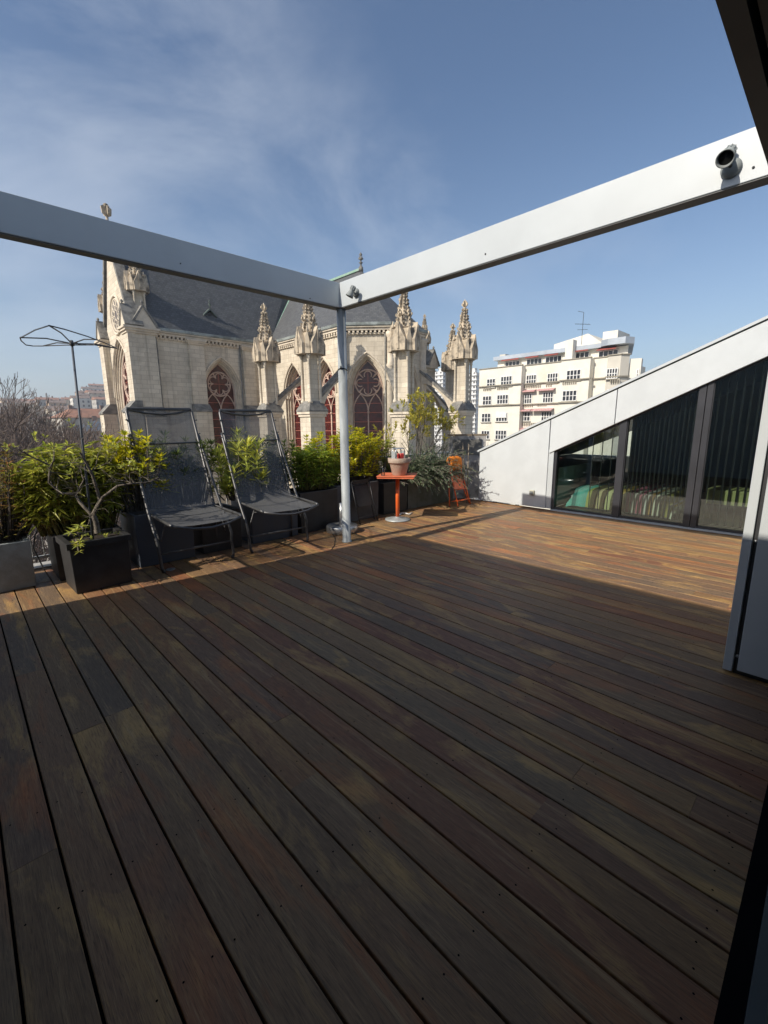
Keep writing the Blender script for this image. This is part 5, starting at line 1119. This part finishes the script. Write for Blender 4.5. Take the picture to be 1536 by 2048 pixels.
# ---------------------------------------------------------------- orange folding chairs, mottled panel, sticks
t = thing('folding_chair', 'orange folding chair folded flat and leaning beside the rosemary', 'folding chair', (6.95, 5.02, 0)); b = MB()
A_, B_ = at(899, 1016, y=4.98), at(938, 1008, y=4.92)
def ln(p, q, r=.012): b.tube([V(p), V(q)], r, 7)
x0, x1 = 6.72, 7.12; yb, yt = 4.96, 5.26
fr = [((x0+.02, yb, .01), (x0+.07, yt, .88)), ((x1+.02, yb, .01), (x1-.02, yt, .90))]
for p, q_ in fr: ln(p, q_)
b.build('frame', M['orange'], t); b = MB()
ln((x0-.06, yb+.14, .01), (x0+.04, yt-.05, .52)); ln((x1+.12, yb+.1, .01), (x1-.02, yt-.03, .56)); ln((x0+.02, yb+.01, .12), (x1+.02, yb+.01, .12), .009); ln((x0+.0, yb+.13, .10), (x1+.12, yb+.1, .10), .009); ln((x0+.03, yb+.1, .32), (x1+.01, yb+.1, .32), .009)
b.build('leg_frame', M['orange'], t); b = MB()
b.obox(((x0+x1)/2+.01, yb+.17, .46), X*.165, V((.06, .35, 1)).normalized()*.14, V((0, -1, .35)).normalized()*.006); b.build('seat', M['orange'], t); b = MB()
b.obox(((x0+x1)/2+.02, yt-.03, .67), X*.17, V((.06, .35, 1)).normalized()*.035, V((0, -1, .35)).normalized()*.007); b.build('backrest', M['orange'], t)
t = thing('seat_cushion', 'bright orange cloth draped over the top of the folded orange chair', 'cushion', (6.8, 5.25, .8)); b = MB()
cx, cz = (x0+x1)/2+.03, .86; pr2 = [(-.065, -.17), (-.070, -.06), (-.062, .035), (-.035, .075), (.0, .085), (.03, .07), (.05, .02), (.055, -.06)]
vs = []
for i in range(9):
    x_ = cx-.17+.34*i/8; w_ = .009*math.sin(i*2.3)
    for dy, dz in pr2: vs.append((x_, yt-.02+dy+w_, cz+dz+w_-(.01 if i in (0, 8) else 0)))
np_ = len(pr2); b.add(vs, [(i*np_+j, (i+1)*np_+j, (i+1)*np_+j+1, i*np_+j+1) for i in range(8) for j in range(np_-1)], True); o_ = b.build('cloth', M['orangefab'], t); sm_ = o_.modifiers.new('thick', 'SOLIDIFY'); sm_.thickness = .02
t = thing('leaning_panel', 'mottled grey rectangular panel leaning behind the orange chair', 'panel', (7.35, 5.5, 0)); b = MB()
PX, PN = V((.80, -.60, 0)), V((-.60, -.80, 0)); b.obox((7.80, 5.52, .66), PX*.40, (Z-PN*.10).normalized()*.66, PN*.012); b.build('sheet', M['mottled'], t)
b = MB(); b.obox(V((7.80, 5.52, 1.08))-PN*.028, PX*.31, (Z-PN*.10).normalized()*.16, PN*.014); b.build('upper_plate', M['cap'], t)
b = MB(); b.obox(V((7.80, 5.52, 1.33))-PN*.07, PX*.43, Z*.02, PN*.02); b.build('top_batten', M['wood'], t)
for i, (xa, xb, r_) in enumerate(((7.42, 7.80, .013), (7.36, 7.66, .010), (7.47, 7.72, .009))):
    b = MB(); pa_ = V((xa-.15+i*.02, 5.14+i*.03, .0)); b.tube([pa_, V((xb-.12, 5.42+i*.05, 1.18))], r_, 6)
    tag(b.build('wooden_stick', M['wood'], None, loc=pa_), ['thick weathered stick leaning at the corner of the white wing wall, rightmost', 'thin weathered stick leaning left of the thick one by the panel', 'thinnest weathered stick leaning between the other two sticks'][i], 'stick', 'sticks leaning by the panel')

# ---------------------------------------------------------------- small things on the deck
p = at(341, 1139, z=0); t = thing('deck_light', 'small round light set in the deck under the left lounge chair', 'deck light', (p.x, p.y, 0)); b = MB(); b.lathe([(.05, .0015), (.05, .005), (.04, .007), (.038, .006)], 28, (p.x, p.y, 0)); b.build('ring', M['steel'], t); b = MB(); b.lathe([(.037, .002), (.001, .0085)], 24, (p.x, p.y, 0)); b.build('lens', M['pl_grey'], t)
b = MB(); pts = [at(*q_) if 0 else at(q_[0], q_[1], z=.006) for q_ in ((648, 1060), (662, 1064), (670, 1075), (669, 1090), (662, 1100))]; b.tube(pts, .004, 6); tag(b.build('cable', M['black'], None, loc=pts[0]), 'thin black cable curling on the deck left of the post foot', 'cable')
b = MB(); pts = [V((.47, 6.05, .25)), V((.50, 6.0, .12)), V((.52, 5.95, .03)), V((.60, 5.9, .02)), V((.72, 5.93, .02))]; b.tube([V((.62, 6.1, .55)), V((.56, 6.08, .5)), V((.50, 6.07, .38))]+pts, .008, 7); tag(b.build('hose', M['black'], None, loc=pts[0]), 'black hose hanging on the railing between the light grey and black planters', 'hose')
b = MB(); pts = [at(790+i*7, 1029-i*.6+2*math.sin(i*2), z=.012) for i in range(6)]; b.tube(pts, [.01, .016, .012, .016, .013, .008], 6); tag(b.build('pale_rag', M['white'], None, loc=pts[0]), 'small pale crumpled scrap on the deck right of the table base', 'scrap')

# ---------------------------------------------------------------- air
hz_ = MB(); hz_.box((-820, -560, -18.2), (1500, 1400, 75)); o_ = struct('haze', hz_, bpy.data.materials.new('haze_air')); o_['kind'] = 'stuff'
mm = o_.data.materials[0]; mm.use_nodes = True; mm.node_tree.nodes.clear(); pv = mm.node_tree.nodes.new('ShaderNodeVolumePrincipled'); oo = mm.node_tree.nodes.new('ShaderNodeOutputMaterial')
pv.inputs['Density'].default_value = .0006; pv.inputs['Color'].default_value = (.85, .91, 1, 1); pv.inputs['Anisotropy'].default_value = .2; mm.node_tree.links.new(pv.outputs[0], oo.inputs['Volume'])
